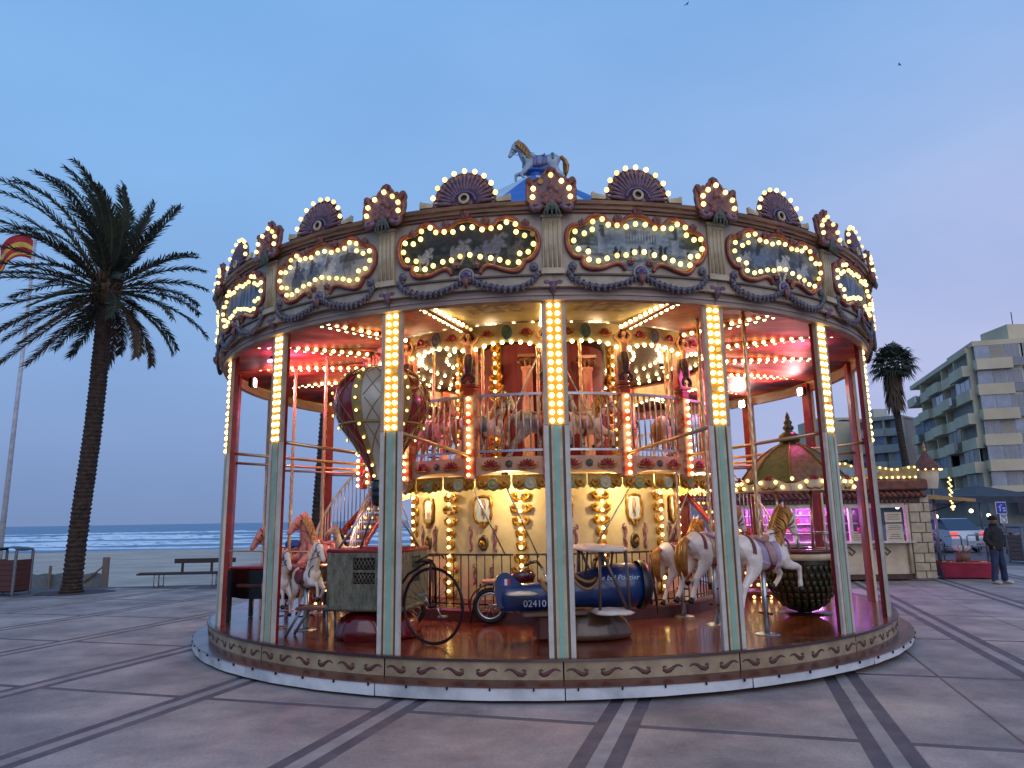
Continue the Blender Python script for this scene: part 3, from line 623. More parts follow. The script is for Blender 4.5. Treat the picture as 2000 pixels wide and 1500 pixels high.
# pictures: brush work painted on a fine grid
def mix(a, b, t): t = max(0, min(1, t)); return tuple(a[i] + (b[i] - a[i]) * t for i in range(3))
def ell(u, v, cu, cv, ru, rv, rot=0):
    x, y = u - cu, v - cv; c, s = math.cos(rot), math.sin(rot); x, y = x * c + y * s, -x * s + y * c
    return 1 - ((x / ru) ** 2 + (y / rv) ** 2)
def picture(kind, u, v):
    n1 = noise.noise(Vector((u * 3, v * 4, kind * 5.3))); n2 = noise.noise(Vector((u * 11, v * 13, kind * 2.1))); n3 = noise.noise(Vector((u * 24, v * 26, kind)))
    w = u + .02 * n2; q = v + .02 * n3
    def fig(c, cu, cv, s, dark, lite):
        for (du, dv, ru, rv, rot, t) in ((0, 0, .10, .085, .1, 0), (.09, .06, .035, .09, .5, 0), (.13, .12, .04, .03, .6, 0), (-.06, -.13, .015, .1, .2, 0), (.05, -.13, .015, .1, -.3, 0), (-.01, .13, .035, .10, -.15, 1), (.0, .24, .02, .04, 0, 1), (.04, .16, .05, .02, .5, 1)):
            if ell(w, q, cu + du * s, cv + dv * s * 1.5, ru * s, rv * s * 1.5, rot) > 0: c = mix(c, lite if t == 0 else dark, .8 + .2 * n3)
        return c
    if kind == 0:
        c = mix(srgb('22282f'), srgb('454c3f'), .5 + n1 + .3 * n2); c = mix(c, srgb('3a4a63'), max(0, v - .55) * 1.2 + .3 * n1); c = mix(c, srgb('6e7160'), (1 - v) * .5 + .6 * n2 - .15)
        for cu, cv, s, d, l in ((-.12, .42, 1.15, '3d3440', 'a39e98'), (.36, .47, 1.3, '5e4d54', '8f8d92'), (-.62, .35, .9, '2b2c36', 'b9b6ae'), (.66, .38, .9, '1f242d', '7d766b'), (.12, .36, .7, '2b2f36', '777b80')): c = fig(c, cu, cv, s, srgb(d), srgb(l))
    elif kind == 1:
        c = mix(srgb('a9b6bd'), srgb('7f929c'), .5 + .9 * n1 + .3 * n2); c = mix(c, srgb('49564c'), (abs(w) - .3) * 2.4 - abs(q - .45) * 1.5 + .6 * n2)
        if q < .40 + .05 * abs(w) + .03 * n2: c = mix(srgb('a9b2b4'), srgb('7e8b93'), .5 + n2 * 1.1 + abs(w) * .3); c = mix(c, srgb('56646c'), max(0, 1 - abs(q - .12 - .2 * abs(w)) * 22))
        if abs(w - .05) < .22 and .5 < q < .84: c = mix(srgb('b9c0c0'), srgb('61717b'), .5 + .5 * math.sin(u * 150) * (1 if .56 < q < .7 else .2) + n2 * .6)
        if abs(w - .05) < .12 and .84 < q < .92: c = srgb('8a979d')
        for cu, h in ((-.5, .88), (.56, .88)):
            if abs(w - cu) < .06 and .28 < q < .62: c = mix(srgb('b6bdbf'), srgb('84919a'), (w - cu) * 8 + .5 + n3)
            if abs(w - cu) < .03 + .02 * n2 and .62 <= q < h: c = srgb('4d5a60')
        for cu, cv, s in ((-.32, .30, .7), (.33, .30, .9), (.4, .30, .85), (.02, .36, .55), (-.26, .28, .6), (-.7, .36, .6), (.2, .32, .6), (.12, .3, .5), (-.1, .3, .5), (.75, .3, .6)):
            if ell(w, q, cu, cv, .035 * s, .2 * s) > 0: c = srgb('1c2430')
        c = mix(c, srgb('3a4852'), max(0, -n1 * .9 - .1))
    elif kind == 2:
        c = mix(srgb('56616d'), srgb('8d98a3'), .5 + n1 * .9 + .4 * n2); c = mix(c, srgb('2e3a4d'), (.5 - v) + n1 * .8)
        for cu, cv, s, d, l in ((.05, .4, 1.2, '39465c', 'd3d3ce'), (.5, .35, 1.1, '4a5160', 'c3c4c2'), (-.4, .45, 1.3, '2c3850', '8494a6'), (-.7, .4, .8, '39424e', 'b0b3b3')): c = fig(c, cu, cv, s, srgb(d), srgb(l))
    elif kind == 3:
        c = mix(srgb('9aa3ad'), srgb('c0b6a2'), 1.1 - v * 1.4 + .5 * n1)
        if v > .62 + .05 * n1: c = mix(srgb('8fa0b4'), srgb('c3c9d0'), .5 + n2)
        for cu, cv, s, d, l in ((-.55, .4, 1.2, '454b57', '5d6876'), (-.2, .42, 1.1, '4b4f5a', '707a86'), (.12, .4, 1.0, '8a7560', 'd9d5cb'), (.5, .5, .9, '4a4d52', '8a8274')): c = fig(c, cu, cv, s, srgb(d), srgb(l))
        if u > .35 and .55 < v < .75: c = mix(c, srgb('5f5a57'), .7)
    else:
        c = mix(srgb('4b5f78'), srgb('93a6ba'), .5 + .8 * noise.noise(Vector((u * 14, v * 2.2, 9))) + .3 * n1); c = mix(c, srgb('39454d'), (.3 - v) * 2 + n2)
    return tuple((x * .95) ** 1.4 * (1 + .4 * n3) for x in c)
def picture_mesh(kind):
    nu, nv = 110, 40; idx = {}; vs = []; fs = []; cols = []
    a0, a1, z0, z1 = -8.3, 8.6, 4.38, 5.02
    def vid(i, j):
        if (i, j) not in idx:
            a = a0 + (a1 - a0) * i / nu; z = z0 + (z1 - z0) * j / nv; idx[(i, j)] = len(vs); vs.append(pol(a, 5.434, z)); cols.append(picture(kind, a / 8.4, (z - 4.43) / .53))
        return idx[(i, j)]
    for i in range(nu):
        for j in range(nv):
            if inside(a0 + (a1 - a0) * (i + .5) / nu, z0 + (z1 - z0) * (j + .5) / nv, fpath): fs.append((vid(i, j), vid(i + 1, j), vid(i + 1, j + 1), vid(i, j + 1)))
    me = MB().add(vs, fs, 0).mesh('painting', M_pic); paint(me, cols); return me
M_pic = vcol('oil_picture', .7, 0)
pics = [picture_mesh(k) for k in range(5)]
order = {0: 1, -1: 0, 1: 2, -2: 3, 2: 4, -3: 4, 3: 3}
for k in [-1, 0, 1, -2, 2, -3, 3] + list(range(4, 15)):
    am = 20 * k + 10; rz = (0, 0, R(am)); inv = Matrix.Rotation(-R(am), 4, 'Z')
    pn = link('frieze_panel', board_me, car, (0, 0, 0), rz)
    link('scroll_frame', frame_me, pn); link('frame_lip', lip_me, pn); link('painting', pics[order.get(k, k % 5)], pn); link('ledge', ledge_me, pn); link('garland', garl_me, pn)
    link('beam', beam_me, car, (0, 0, 0), rz); link('cornice', cornice_me, car, (0, 0, 0), rz)
    for a, z, s in ((-6.5, 4.905, 1), (-2.35, 4.965, 1.1), (2.35, 4.965, 1.1), (6.95, 4.915, 1), (0, 5.07, 1.35), (-1.0, 4.475, .9), (1.25, 4.465, .9)): link('rosette', rose_me, pn, pol(a, 5.452, z), (0, 0, R(a)), s)
    for a in (-7.75, 7.85): link('leaf_boss', leafb_me, pn, pol(a, 5.45, 4.415), (0, 0, R(a)), 1.0)
    link('shell_boss', shell_me, pn, pol(.1, 5.455, 4.345), (0, 0, R(.1))); link('shell_ring', shring_me, pn, pol(.1, 5.455, 4.345)); link('shell_drop', mask_me, pn, pol(.1, 5.47, 4.33))
    for a, z in bu:
        q = pol(a - .1, 5.478, z); qc = Matrix.Rotation(R(am), 4, 'Z') @ q
        if k in (-1, 0): NB[0] += 1; link('bulb', bulb_me, pn, q)
        else: BUL.append((qc, 0))
# --- fluted pilasters and crests over the columns
mb = MB(); mb.box((0, -.012, .335), (.205, .024, .67)); mb.box((0, -.022, .03), (.25, .045, .06)); mb.box((0, -.02, .66), (.235, .04, .03))
for x in (-.075, -.025, .025, .075): mb.cyl((x, -.024, .08), (x, -.024, .6), .018, None, 6)
pil_me = mb.mesh('pilaster', M_cream)
half = [(0, .515), (.045, .49), (.06, .455), (.095, .42), (.112, .38), (.155, .386), (.185, .36), (.23, .366), (.272, .34), (.264, .292), (.27, .252), (.273, .206), (.265, .147), (.27, .107), (.238, .08), (.23, .016), (.175, 0.0), (.115, .05), (.07, .03)]
def crest_mesh():
    pl = [(x, z) for x, z in half] + [(-x, z) for x, z in half[:0:-1]]
    c = smooth_path(pl + [pl[0]], 2)[:-1]
    mb = MB(); mb.prism(c, 0, -.035); board = mb
    board.tube([(x * .985, -.036, z) for x, z in c], .016, 6, closed=True); return board.mesh('crest', [M_rosette])
crest_me = crest_mesh(); crin_me = MB().prism([(x * .82, .20 + (z - .20) * .8) for x, z in half[:16]] + [(-x * .82, .20 + (z - .20) * .8) for x, z in half[15:0:-1]], -.036, -.046).mesh('crest_field', pm('crest_plum', '6c4c55', .5, scale=12))
def bouquet():
    rng = random.Random(4); mb = MB()
    for i in range(9): mb.sphere((rng.uniform(-.06, .06), -.06, .09 + i * .021), (.034, .03, .032), 8, 6)
    mb.sphere((-.075, -.055, .08), .038, 8, 6); mb.sphere((.075, -.055, .08), .038, 8, 6); mb.sphere((0, -.06, .26), .042, 8, 6); mb.sphere((0, -.05, .12), (.08, .03, .12), 8, 6)
    for x in (-.24, .24): mb.tube([(x * .3, -.05, .14), (x * .6, -.04, .2), (x * .95, -.045, .345)], [.02, .015, .03], 6)
    mb.sphere((.235, -.045, .35), .042, 8, 6); mb.sphere((-.235, -.045, .35), .042, 8, 6); mb.tube([(0, -.05, .25), (0, -.045, .4), (0, -.045, .49)], [.03, .012, .045], 8)
    return remesh(mb, .009, 2, 'bouquet', M_rosette)
bouq_me = bouquet()
mb = MB()
for x in (-.09, -.05, 0, .05, .09): mb.tube([(x * .3, -.055, .10), (x * .6, -.062, .03), (x, -.05, -.06), (x * .75, -.045, -.10)], [(.012, .01), (.016, .012), (.018, .012), (.005, .005)], 6)
leafs_me = remesh(mb, .008, 1, 'leaf_spray', M_leafg)
curl_me = MB().tube([(.1, -.05, .04), (.14, -.055, .0), (.19, -.05, -.01), (.225, -.05, .03), (.205, -.05, .06), (.18, -.05, .04)], [.03, .034, .032, .026, .02, .012], 8).mesh('crest_curl', M_mauve)
for k in [0, -1, 1, -2, 2, -3, 3] + list(range(4, 15)):
    a = 20 * k; rz = (0, 0, R(a)); link('pilaster', pil_me, car, pol(a, 5.435, 4.33), rz)
    cr_ = link('crest', crest_me, car, pol(a, 5.50, 5.03), (R(-6), 0, R(a))); link('crest_field', crin_me, cr_); link('bouquet', bouq_me, cr_); link('leaf_spray', leafs_me, cr_, (0, -.005, 0)); link('crest_curl', curl_me, cr_); link('crest_curl', curl_me, cr_, (0, 0, 0), (0, 0, 0), (-1, 1, 1))
    M_ = Matrix.Translation(pol(a, 5.50, 5.03)) @ Euler((R(-6), 0, R(a))).to_matrix().to_4x4()
    for x, z in ((0, .40), (-.115, .325), (.115, .325), (-.195, .235), (.195, .235), (-.205, .13), (.205, .13)):
        if abs(k) <= 1: NB[0] += 1; link('bulb', bulb_me, cr_, (x, -.075, z))
        else: BUL.append((M_ @ Vector((x, -.075, z)), 0))
    # gilt capital and carved drop at the column head
    mbx = MB() if k else None
cap_me = MB().box((0, -.05, 4.27), (.30, .03, .022)).box((0, -.045, 4.235), (.26, .035, .03)).mesh('capital', M_gold)
drop_me = remesh(MB().sphere((0, -.06, 4.24), (.10, .03, .03), 10, 6).sphere((-.07, -.06, 4.25), (.05, .03, .035), 8, 6).sphere((.07, -.06, 4.25), (.05, .03, .035), 8, 6).tube([(0, -.06, 4.25), (0, -.062, 4.18), (0, -.05, 4.12)], [.05, .04, .008], 8), .01, 2, 'column_drop', M_mauve)
for k in range(18): a = 20 * k; o = link('capital', cap_me, car, pol(a, 5.35, 0), (0, 0, R(a))); link('column_drop', drop_me, o, (0, .0, 0))
# --- shell crests between the columns
def fan_mesh():
    mb = MB(); rib = 19
    for i in range(rib):
        a = R(4) + R(172) * i / (rib - 1); ca, sa = math.cos(a), math.sin(a)
        mb.tube([(.10 * ca, -.03, .10 * sa), (.2 * ca, -.05, .21 * sa), (.28 * ca, -.042, .31 * sa), (.355 * ca, -.025, .385 * sa)], [(.012, .016), (.02, .024), (.025, .02), (.02, .012)], 6)
        for f in (.45, .6, .75, .9):
            for s in (-1, 1): mb.tube([(.37 * f * ca, -.045, .40 * f * sa), (.37 * (f + .09) * math.cos(a + s * .07), -.03, .40 * (f + .09) * math.sin(a + s * .07))], [.010, .004], 4)
    mb.prism([(.36 * math.cos(R(180 * i / 24)), .39 * math.sin(R(180 * i / 24))) for i in range(25)], 0, -.028); return mb.mesh('shell_crest', M_mauve)
fan_me = fan_mesh()
fring_me = MB().tube([(.05 * math.cos(R(i * 15)), -.06, .055 + .05 * math.sin(R(i * 15))) for i in range(24)], .016, 6, closed=True).mesh('crest_ring', M_cream)
fbead_me = MB().tube([(.13 * math.cos(R(i * 10)), -.055, .02 + .12 * math.sin(R(i * 10))) for i in range(19)], .014, 6).mesh('crest_bead', M_lilac)
wing_me = MB().prism([(.30, 0), (.52, .0), (.52, .075), (.50, .085), (.485, .07), (.42, .055), (.36, .05), (.30, .06)], 0, -.03).mesh('crest_wing', M_cream)
for k in [-1, 0, 1, -2, 2, -3, 3] + list(range(4, 15)):
    a = 20 * k + 10; s_ = link('shell_crest', fan_me, car, pol(a, 5.47, 5.165), (R(-5), 0, R(a))); link('crest_ring', fring_me, s_); link('crest_bead', fbead_me, s_); link('crest_wing', wing_me, s_); link('crest_wing', wing_me, s_, (0, 0, 0), (0, 0, 0), (-1, 1, 1))
    M_ = Matrix.Translation(pol(a, 5.47, 5.165)) @ Euler((R(-5), 0, R(a))).to_matrix().to_4x4()
    for i in range(9):
        b_ = R(14 + 152 * i / 8); q = Vector((.365 * math.cos(b_), -.055, .40 * math.sin(b_)))
        if k in (-1, 0): NB[0] += 1; link('bulb', bulb_me, s_, q)
        else: BUL.append((M_ @ q, 0))
# --- roof
gore = [[], []]
prof = [(5.36, 5.10), (4.3, 5.55), (3.2, 6.1), (2.2, 6.72), (1.4, 7.3), (.85, 7.70), (.45, 7.98), (.22, 8.12)]
M_blue = pm('blue_canvas', '2a6cc0', .6, var=.12, scale=1.5); M_pale = pm('pale_canvas', 'b9cfe0', .6, var=.1, scale=1.5)
for k in range(18):
    mb = MB(); vs = []
    for i in range(5): vs += [pol(20 * k + 5 * i, r, z) for r, z in prof]
    L = len(prof); mb.add(vs, [(i * L + q, (i + 1) * L + q, (i + 1) * L + q + 1, i * L + q + 1) for i in range(4) for q in range(L - 1)], 0, None, True); mb.build('roof_gore', M_blue if k % 2 else M_pale, car)
MB().lathe([(.001, 8.05), (.24, 8.05), (.17, 8.15), (.14, 8.22), (.16, 8.25), (.20, 8.26), (.20, 8.29), (.001, 8.29)], 20).build('roof_cap', pm('blue_cap', '2458a8', .4), car)
# --- ceiling over the open ring
M_ceil = vcol('ceiling_picture', .6, 0)
def ceil_mesh(kind):
    nu, nv = 26, 34; vs = []; cols = []
    for i in range(nu + 1):
        for j in range(nv + 1):
            a = -9.9 + 19.8 * i / nu; q = j / nv; r = 3.12 + 2.2 * q; vs.append(pol(a, r, 4.47 - .2 * q)); u = (i / nu) * 2 - 1
            n1 = noise.noise(Vector((u * 2.2, q * 4, kind * 7.7))); n2 = noise.noise(Vector((u * 7, q * 11, kind))); n3 = noise.noise(Vector((u * 15, q * 22, kind + 3)))
            if kind == 0:
                c = mix(srgb('8f7f45'), srgb('b39a5c'), .5 + n1 + .4 * n2)
                if abs(u + .1 * n1) < .55 and .3 < q < .85: c = mix(c, srgb('3f1f18'), max(0, 1.0 - abs(u) + n2 * 1.5)); c = mix(c, srgb('d8c08c'), max(0, n3 * 2.2 - .3))
            elif kind == 1: c = mix(srgb('a8301c'), srgb('cf5c38'), .5 + n1 + .5 * n2); c = mix(c, srgb('3b1917'), max(0, .3 + n2 + .4 * n3)); c = mix(c, srgb('d79a6a'), max(0, n1 * 1.3 - .25 + .4 * n3))
            else: c = mix(srgb('94241c'), srgb('c25a48'), .5 + n1 + .4 * n2); c = mix(c, srgb('b58a80'), max(0, n2 * 1.5 - .35)); c = mix(c, srgb('35101a'), max(0, -n1 * 1.6 - .2 + n3 * .5))
            cols.append(c)
    me = MB().add(vs, [(i * (nv + 1) + j, (i + 1) * (nv + 1) + j, (i + 1) * (nv + 1) + j + 1, i * (nv + 1) + j + 1) for i in range(nu) for j in range(nv)], 0, None, True).mesh('ceiling_panel', M_ceil); paint(me, cols); return me
cms = [ceil_mesh(k) for k in range(3)]
mb = MB(); mb.box((0, -4.22, 4.375), (.07, 2.14, .09), 0, Matrix.Rotation(0, 4, 'X'))
for i in range(22):
    for s in (-1, 1): mb.box((s * .045, -3.25 - i * .09, 4.385), (.03, .045, .05), 1)
raf_me = mb.mesh('rafter', [M_rosette, M_gold])
for k in range(18):
    link('ceiling_panel', cms[0 if k in (0, 17) else 1 if k in (1, 16, 9, 8) else 2], car, (0, 0, 0), (0, 0, R(20 * k + 10))); link('rafter', raf_me, car, (0, 0, 0), (0, 0, R(20 * k)))
    for i in range(15):
        for s in (-1, 1):
            r_ = 3.28 + i * .135; BUL.append(pol(20 * k, r_, 4.36 - .02 * (i / 15)) + Vector((math.cos(R(20 * k)), math.sin(R(20 * k)), 0)) * (s * .075))
# --- upper deck
def zarch(z0, d): return lambda a: z0 - d * (abs(a) / 9.5) ** 2.2
M_fasc = pm('fascia_cream_pink', 'd8b494', .42, var=.18, scale=4, col2='c08e72')
fascia_me = arcboard(3.13, 2.38, 2.575, -9.95, 9.95, .03, 10, zf=zarch(2.385, .085)).mesh('deck_fascia', M_fasc)
band_me = arcboard(3.16, 4.15, 4.43, -9.95, 9.95, .03, 10, zf=zarch(4.175, .10)).mesh('rounding_board', M_cream)
redshell_me = shell_mesh(.085, pm('carmine_shell', 'a8332b', .4, scale=20, col2='6f1c1c'), 7, 'carved_shell', .03)
scr_me = MB().tube([(-.10, -.012, .0), (-.085, -.014, -.045), (-.04, -.014, -.06), (0, -.014, -.045), (.05, -.014, -.06), (.1, -.014, -.035), (.105, -.012, .02)], [.006, .011, .012, .01, .012, .011, .006], 6).mesh('carved_scroll', M_gold)
sprig_me = rosette_mesh('carved_sprig', M_leafg, 6, .04, .02)
med_me = MB().lathe([(.001, .02), (.03, .022), (.05, .012), (.06, .022), (.075, .02), (.085, 0)], 20).mesh('medallion', pm('slate_blue_medallion', '5f7f86', .4, var=.3, scale=30, col2='3c565e'))
mb = MB()
for i in range(9): a = -7.6 + 15.2 * i / 8; mb.cyl(pol(a, 3.1, 2.655), pol(a, 3.1, 3.42), .0115, None, 6)
rail_me = None
bal_me = MB().cyl((0, 0, 2.66), (0, 0, 3.42), .0125, None, 8).mesh('baluster', M_steel)
def arcbar(r, z, a0, a1, w, h, name, mat): return arcboard(r + w / 2, z - h / 2, z + h / 2, a0, a1, w, 6).mesh(name, mat)
toprail_me = arcbar(3.1, 3.435, -8.6, 8.6, .035, .035, 'top_rail', M_steel); botrail_me = arcbar(3.1, 2.66, -8.6, 8.6, .03, .03, 'bottom_rail', M_steel)
M_post = pm('flame_marbled_post', 'd9b79a', .35, var=.2, scale=5.5, col2='c2491f', lo=.42, hi=.56)
post_me = MB().box((0, 0, 2.87), (.155, .13, 1.18), ch=.012).mesh('deck_post', M_post); pcap_me = MB().box((0, 0, 3.53), (.17, .15, .03)).box((0, 0, 3.48), (.14, .13, .09)).box((0, 0, 3.58), (.20, .17, .035)).mesh('post_capital', pm('vermilion_capital', 'b0401f', .4, col2='8a2614'))
def mermaid():
    mb = MB()
    mb.tube([(0, -.02, .40), (0, -.03, .46), (0, -.035, .53), (0, -.03, .58), (0, -.02, .615)], [(.058, .045), (.048, .038), (.066, .05), (.07, .042), (.03, .025)], 12, side=(1, 0, 0))
    for s in (-1, 1):
        mb.sphere((s * .028, -.07, .545), (.024, .02, .024), 8, 6)
        mb.tube([(s * .06, -.02, .59), (s * .115, -.025, .625), (s * .125, -.02, .67), (s * .07, -.015, .735), (s * .02, 0, .765)], [.024, .022, .02, .017, .014], 8)
    mb.tube([(0, -.02, .60), (0, -.025, .64)], .022, 8); mb.sphere((0, -.035, .685), (.036, .042, .05), 10, 8); mb.tube([(0, -.075, .69), (0, -.083, .675)], [.006, .01], 6)
    body = remesh(mb, .011, 3, 'torso', M_skin)
    mb = MB(); mb.sphere((0, -.015, .705), (.047, .045, .05), 10, 8)
    for s in (-1, 1): mb.tube([(s * .04, -.02, .70), (s * .06, -.02, .66), (s * .05, -.015, .62)], [.02, .024, .012], 6)
    hair = remesh(mb, .01, 2, 'hair', pm('dark_auburn_hair', '3a1f17', .6, scale=30))
    mb = MB(); mb.tube([(0, -.02, .42), (0, -.03, .36), (0, -.045, .28), (0, -.055, .2), (0, -.05, .12)], [(.06, .05), (.075, .06), (.072, .06), (.06, .05), (.05, .04)], 12, side=(1, 0, 0))
    for s in (-1, 1): mb.tube([(s * .01, -.05, .15), (s * .055, -.06, .115), (s * .095, -.06, .07), (s * .085, -.06, .02), (s * .045, -.06, .012), (s * .03, -.06, .05), (s * .055, -.06, .065)], [.035, .03, .026, .022, .019, .015, .011], 8)
    tail = remesh(mb, .011, 2, 'fish_tail', pm('dark_fish_scales', '352a3a', .35, .2, var=.3, scale=50, col2='6b4a2a', lo=.3, hi=.55))
    return body, hair, tail
mer = mermaid()
backp_me = MB().box((0, .035, 4.0), (.16, .09, .86)).mesh('upper_post', M_post)
for k in range(18):
    am = 20 * k + 10; rz = (0, 0, R(am)); f_ = link('deck_fascia', fascia_me, car, (0, 0, 0), rz); b_ = link('rounding_board', band_me, car, (0, 0, 0), rz)
    for a in (-4.6, 4.6):
        link('carved_shell', redshell_me, f_, pol(a, 3.135, 2.44), (0, 0, R(a)), (1.35, 1, 1.15)); link('carved_scroll', scr_me, f_, pol(a, 3.139, 2.475), (0, 0, R(a)), (1.35, 1, 1.15))
        link('carved_shell', redshell_me, b_, pol(a * 1.1, 3.165, 4.27), (0, 0, R(a * 1.1)), (.95, 1, 1.0)); link('carved_scroll', scr_me, b_, pol(a * 1.1, 3.169, 4.30), (0, 0, R(a * 1.1)))
    link('carved_sprig', sprig_me, f_, pol(0, 3.135, 2.475)); link('medallion', med_me, b_, pol(0, 3.165, 4.30), (R(90), 0, 0), (.95, 1.35, 1))
    rl = link('railing', toprail_me, car, (0, 0, 0), rz); link('bottom_rail', botrail_me, rl)
    for i in range(9): a = -7.4 + 14.8 * i / 8; link('baluster', bal_me, rl, pol(a, 3.1, 0), (0, 0, R(a)))
    a = 20 * k; ps = link('deck_post', post_me, car, pol(a, 3.12, 0), (0, 0, R(a))); link('post_capital', pcap_me, ps); link('upper_post', backp_me, ps)
    mf = link('mermaid_figure', mer[0], car, pol(a, 3.16, 3.60), (0, 0, R(a))); link('hair', mer[1], mf); link('fish_tail', mer[2], mf)
    for i in range(11): BUL.append((pol(a, 3.215, 2.34 + i * .105), 1))
    for i in range(8): a2 = -8.2 + 16.4 * i / 7; BUL.append(pol(am + a2, 3.17, zarch(4.175, .10)(a2) - .012))
ring_part('deck_slab', M_fasc, [(.001, 2.40), (3.10, 2.40), (3.10, 2.575), (.001, 2.575)], 72, smooth=False)
ring_part('inner_ceiling', pm('umber_ceiling', '4a2d1c', .5, var=.3, scale=2.2, col2='26160f'), [(.001, 4.72), (3.13, 4.5)], 54, smooth=False)
for r_, n_ in ((1.7, 40), (2.15, 50), (2.6, 60), (2.9, 66)):
    for i in range(n_): BUL.append(pol(360 * i / n_ + 2, r_, 4.685 - .075 * r_ + .02))
# upper core: crimson drum, marble columns, gilt bulb pilasters
ring_part('upper_core', M_curtain, [(1.15, 2.575), (1.15, 4.7)], 48)
mcol_me = MB().lathe([(.12, 2.575), (.12, 2.65), (.10, 2.68), (.09, 3.4), (.085, 4.1), (.10, 4.12), (.11, 4.16), (.09, 4.18)], 16).mesh('marble_column', M_marble)
def capital():
    mb = MB(); mb.lathe([(.085, 4.15), (.14, 4.30), (.001, 4.30)], 14)
    mb.box((0, 0, 4.325), (.30, .3, .05))
    for i in range(8): a = R(45 * i); mb.tube([(.09 * math.cos(a), .09 * math.sin(a), 4.17), (.15 * math.cos(a), .15 * math.sin(a), 4.26), (.17 * math.cos(a), .17 * math.sin(a), 4.24)], [.025, .025, .012], 6)
    return mb.mesh('column_capital', pm('bronzed_capital', '8a5640', .4, .2, scale=20))
capm = capital()
for k in range(9):
    a = 40 * k - 10; o = link('marble_column', mcol_me, car, pol(a, 1.45, 0)); link('column_capital', capm, o)
gp2 = MB()
def gilt_pilaster(h, w=.1):
    mb = MB(); rng = random.Random(2); mb.box((0, .02, h / 2), (w * .9, .03, h), 0)
    nseg = int(h / .165)
    for i in range(nseg):
        z = (i + .5) * h / nseg; ww = w * (.75 + .35 * math.sin(i * 1.1))
        for s in (-1, 1):
            mb.tube([(s * .02, -.02, z - .07), (s * ww * .75, -.03, z - .035), (s * ww * .85, -.03, z + .015), (s * ww * .5, -.035, z + .045), (s * ww * .42, -.03, z + .01), (s * ww * .62, -.03, z - .002)], [.022, .027, .026, .022, .018, .014], 7)
        mb.tube([(0, -.015, z - .08), (0, -.03, z - .045), (0, -.015, z - .02)], [.012, .024, .01], 7)
    return mb.mesh('gilt_pilaster', M_gold)
gilt_hi = gilt_pilaster(2.0, .14); gilt_lo = gilt_pilaster(1.76, .16)
for k in range(9):
    a = 40 * k + 10; link('gilt_pilaster', gilt_hi, car, pol(a, 1.5, 2.6), (0, 0, R(a)))
    for i in range(12): BUL.append((pol(a, 1.56, 2.7 + i * .155), 1))
# --- lower drum
M_drum = pm('parchment_paint', 'e6cf9c', .4, var=.12, scale=2.0, col2='c4a872', detail=8)
ring_part('central_drum', M_drum, [(2.25, .40), (2.25, 2.41)], 72)
ring_part('drum_plinth', pm('plinth_red', '5b2a20', .4, scale=5), [(2.2, .60), (2.92, .545), (2.94, .52), (2.94, .377)], 60, smooth=False)
pinkscr_me = MB().tube([(.02, -.015, .20), (.045, -.02, .185), (.04, -.02, .15), (.005, -.02, .155), (-.005, -.02, .11), (.02, -.02, .06), (.025, -.02, .0), (.0, -.02, -.05), (.01, -.02, -.10), (.035, -.02, -.12), (.045, -.018, -.09)], [.012, .016, .018, .02, .022, .024, .022, .02, .02, .016, .01], 7).mesh('carved_scroll', pm('dusty_pink_scroll', '9c6470', .4, scale=20, col2='6a3d4a'))
oval_me = MB().lathe([(.001, .018), (.05, .02), (.06, .034), (.078, .034), (.09, .0)], 24).mesh('medallion', pm('bronze_ring', '6b5238', .4, .3, scale=20)); oshell_me = shell_mesh(.05, M_gold, 7, 'medallion_shell', .03)
cart_pl = [(-.12, .17), (-.06, .20), (.06, .20), (.12, .17), (.13, .03), (.11, -.10), (.04, -.14), (0, -.13), (-.04, -.14), (-.11, -.10), (-.13, .03)]
def cart_pic(kind):
    nu, nv = 22, 28; vs = []; cols = []; fs = []; idx = {}; pl = smooth_path(cart_pl + [cart_pl[0]], 3)
    def vid(i, j):
        if (i, j) not in idx:
            x = -.135 + .27 * i / nu; z = -.145 + .35 * j / nv; u, v = x / .13, (z + .145) / .35; n = noise.noise(Vector((u * 4, v * 4, kind * 3)))
            c = mix(srgb('a9c3c9'), srgb('d9d6c8'), v + n)
            if kind % 2:
                if ell(u, v, 0, .42, .45, .28) > .1 * n: c = mix(srgb('c9c4b8'), srgb('8a3a26'), .7 if v < .45 else .1)
                if v < .18: c = srgb('7f8a6c')
            else:
                if ell(u, v, .05, .5, .3, .38) > .15 * n: c = mix(srgb('cdb39a'), srgb('6f4634'), .5 + n * 1.4)
                if ell(u, v, .05, .68, .14, .13) > 0: c = srgb('d8a888')
            idx[(i, j)] = len(vs); vs.append((x, -.006, z)); cols.append(c)
        return idx[(i, j)]
    for i in range(nu):
        for j in range(nv):
            if inside(-.135 + .27 * (i + .5) / nu, -.145 + .35 * (j + .5) / nv, pl): fs.append((vid(i, j), vid(i + 1, j), vid(i + 1, j + 1), vid(i, j + 1)))
    me = MB().add(vs, fs).mesh('drum_picture', M_pic); paint(me, cols); return me
carts = [cart_pic(0), cart_pic(1)]
cfr_me = MB().tube([(x, -.012, z) for x, z in smooth_path(cart_pl + [cart_pl[0]], 3)[:-1]], [.014 + .005 * (i % 3) for i in range(33)], 7, closed=True).tube([(-.05, -.015, -.13), (-.02, -.02, -.17), (-.035, -.02, -.20), (-.01, -.02, -.205)], [.012, .016, .014, .01], 6).tube([(.05, -.015, -.13), (.02, -.02, -.17), (.035, -.02, -.20), (.01, -.02, -.205)], [.012, .016, .014, .01], 6).mesh('picture_frame', M_gold)
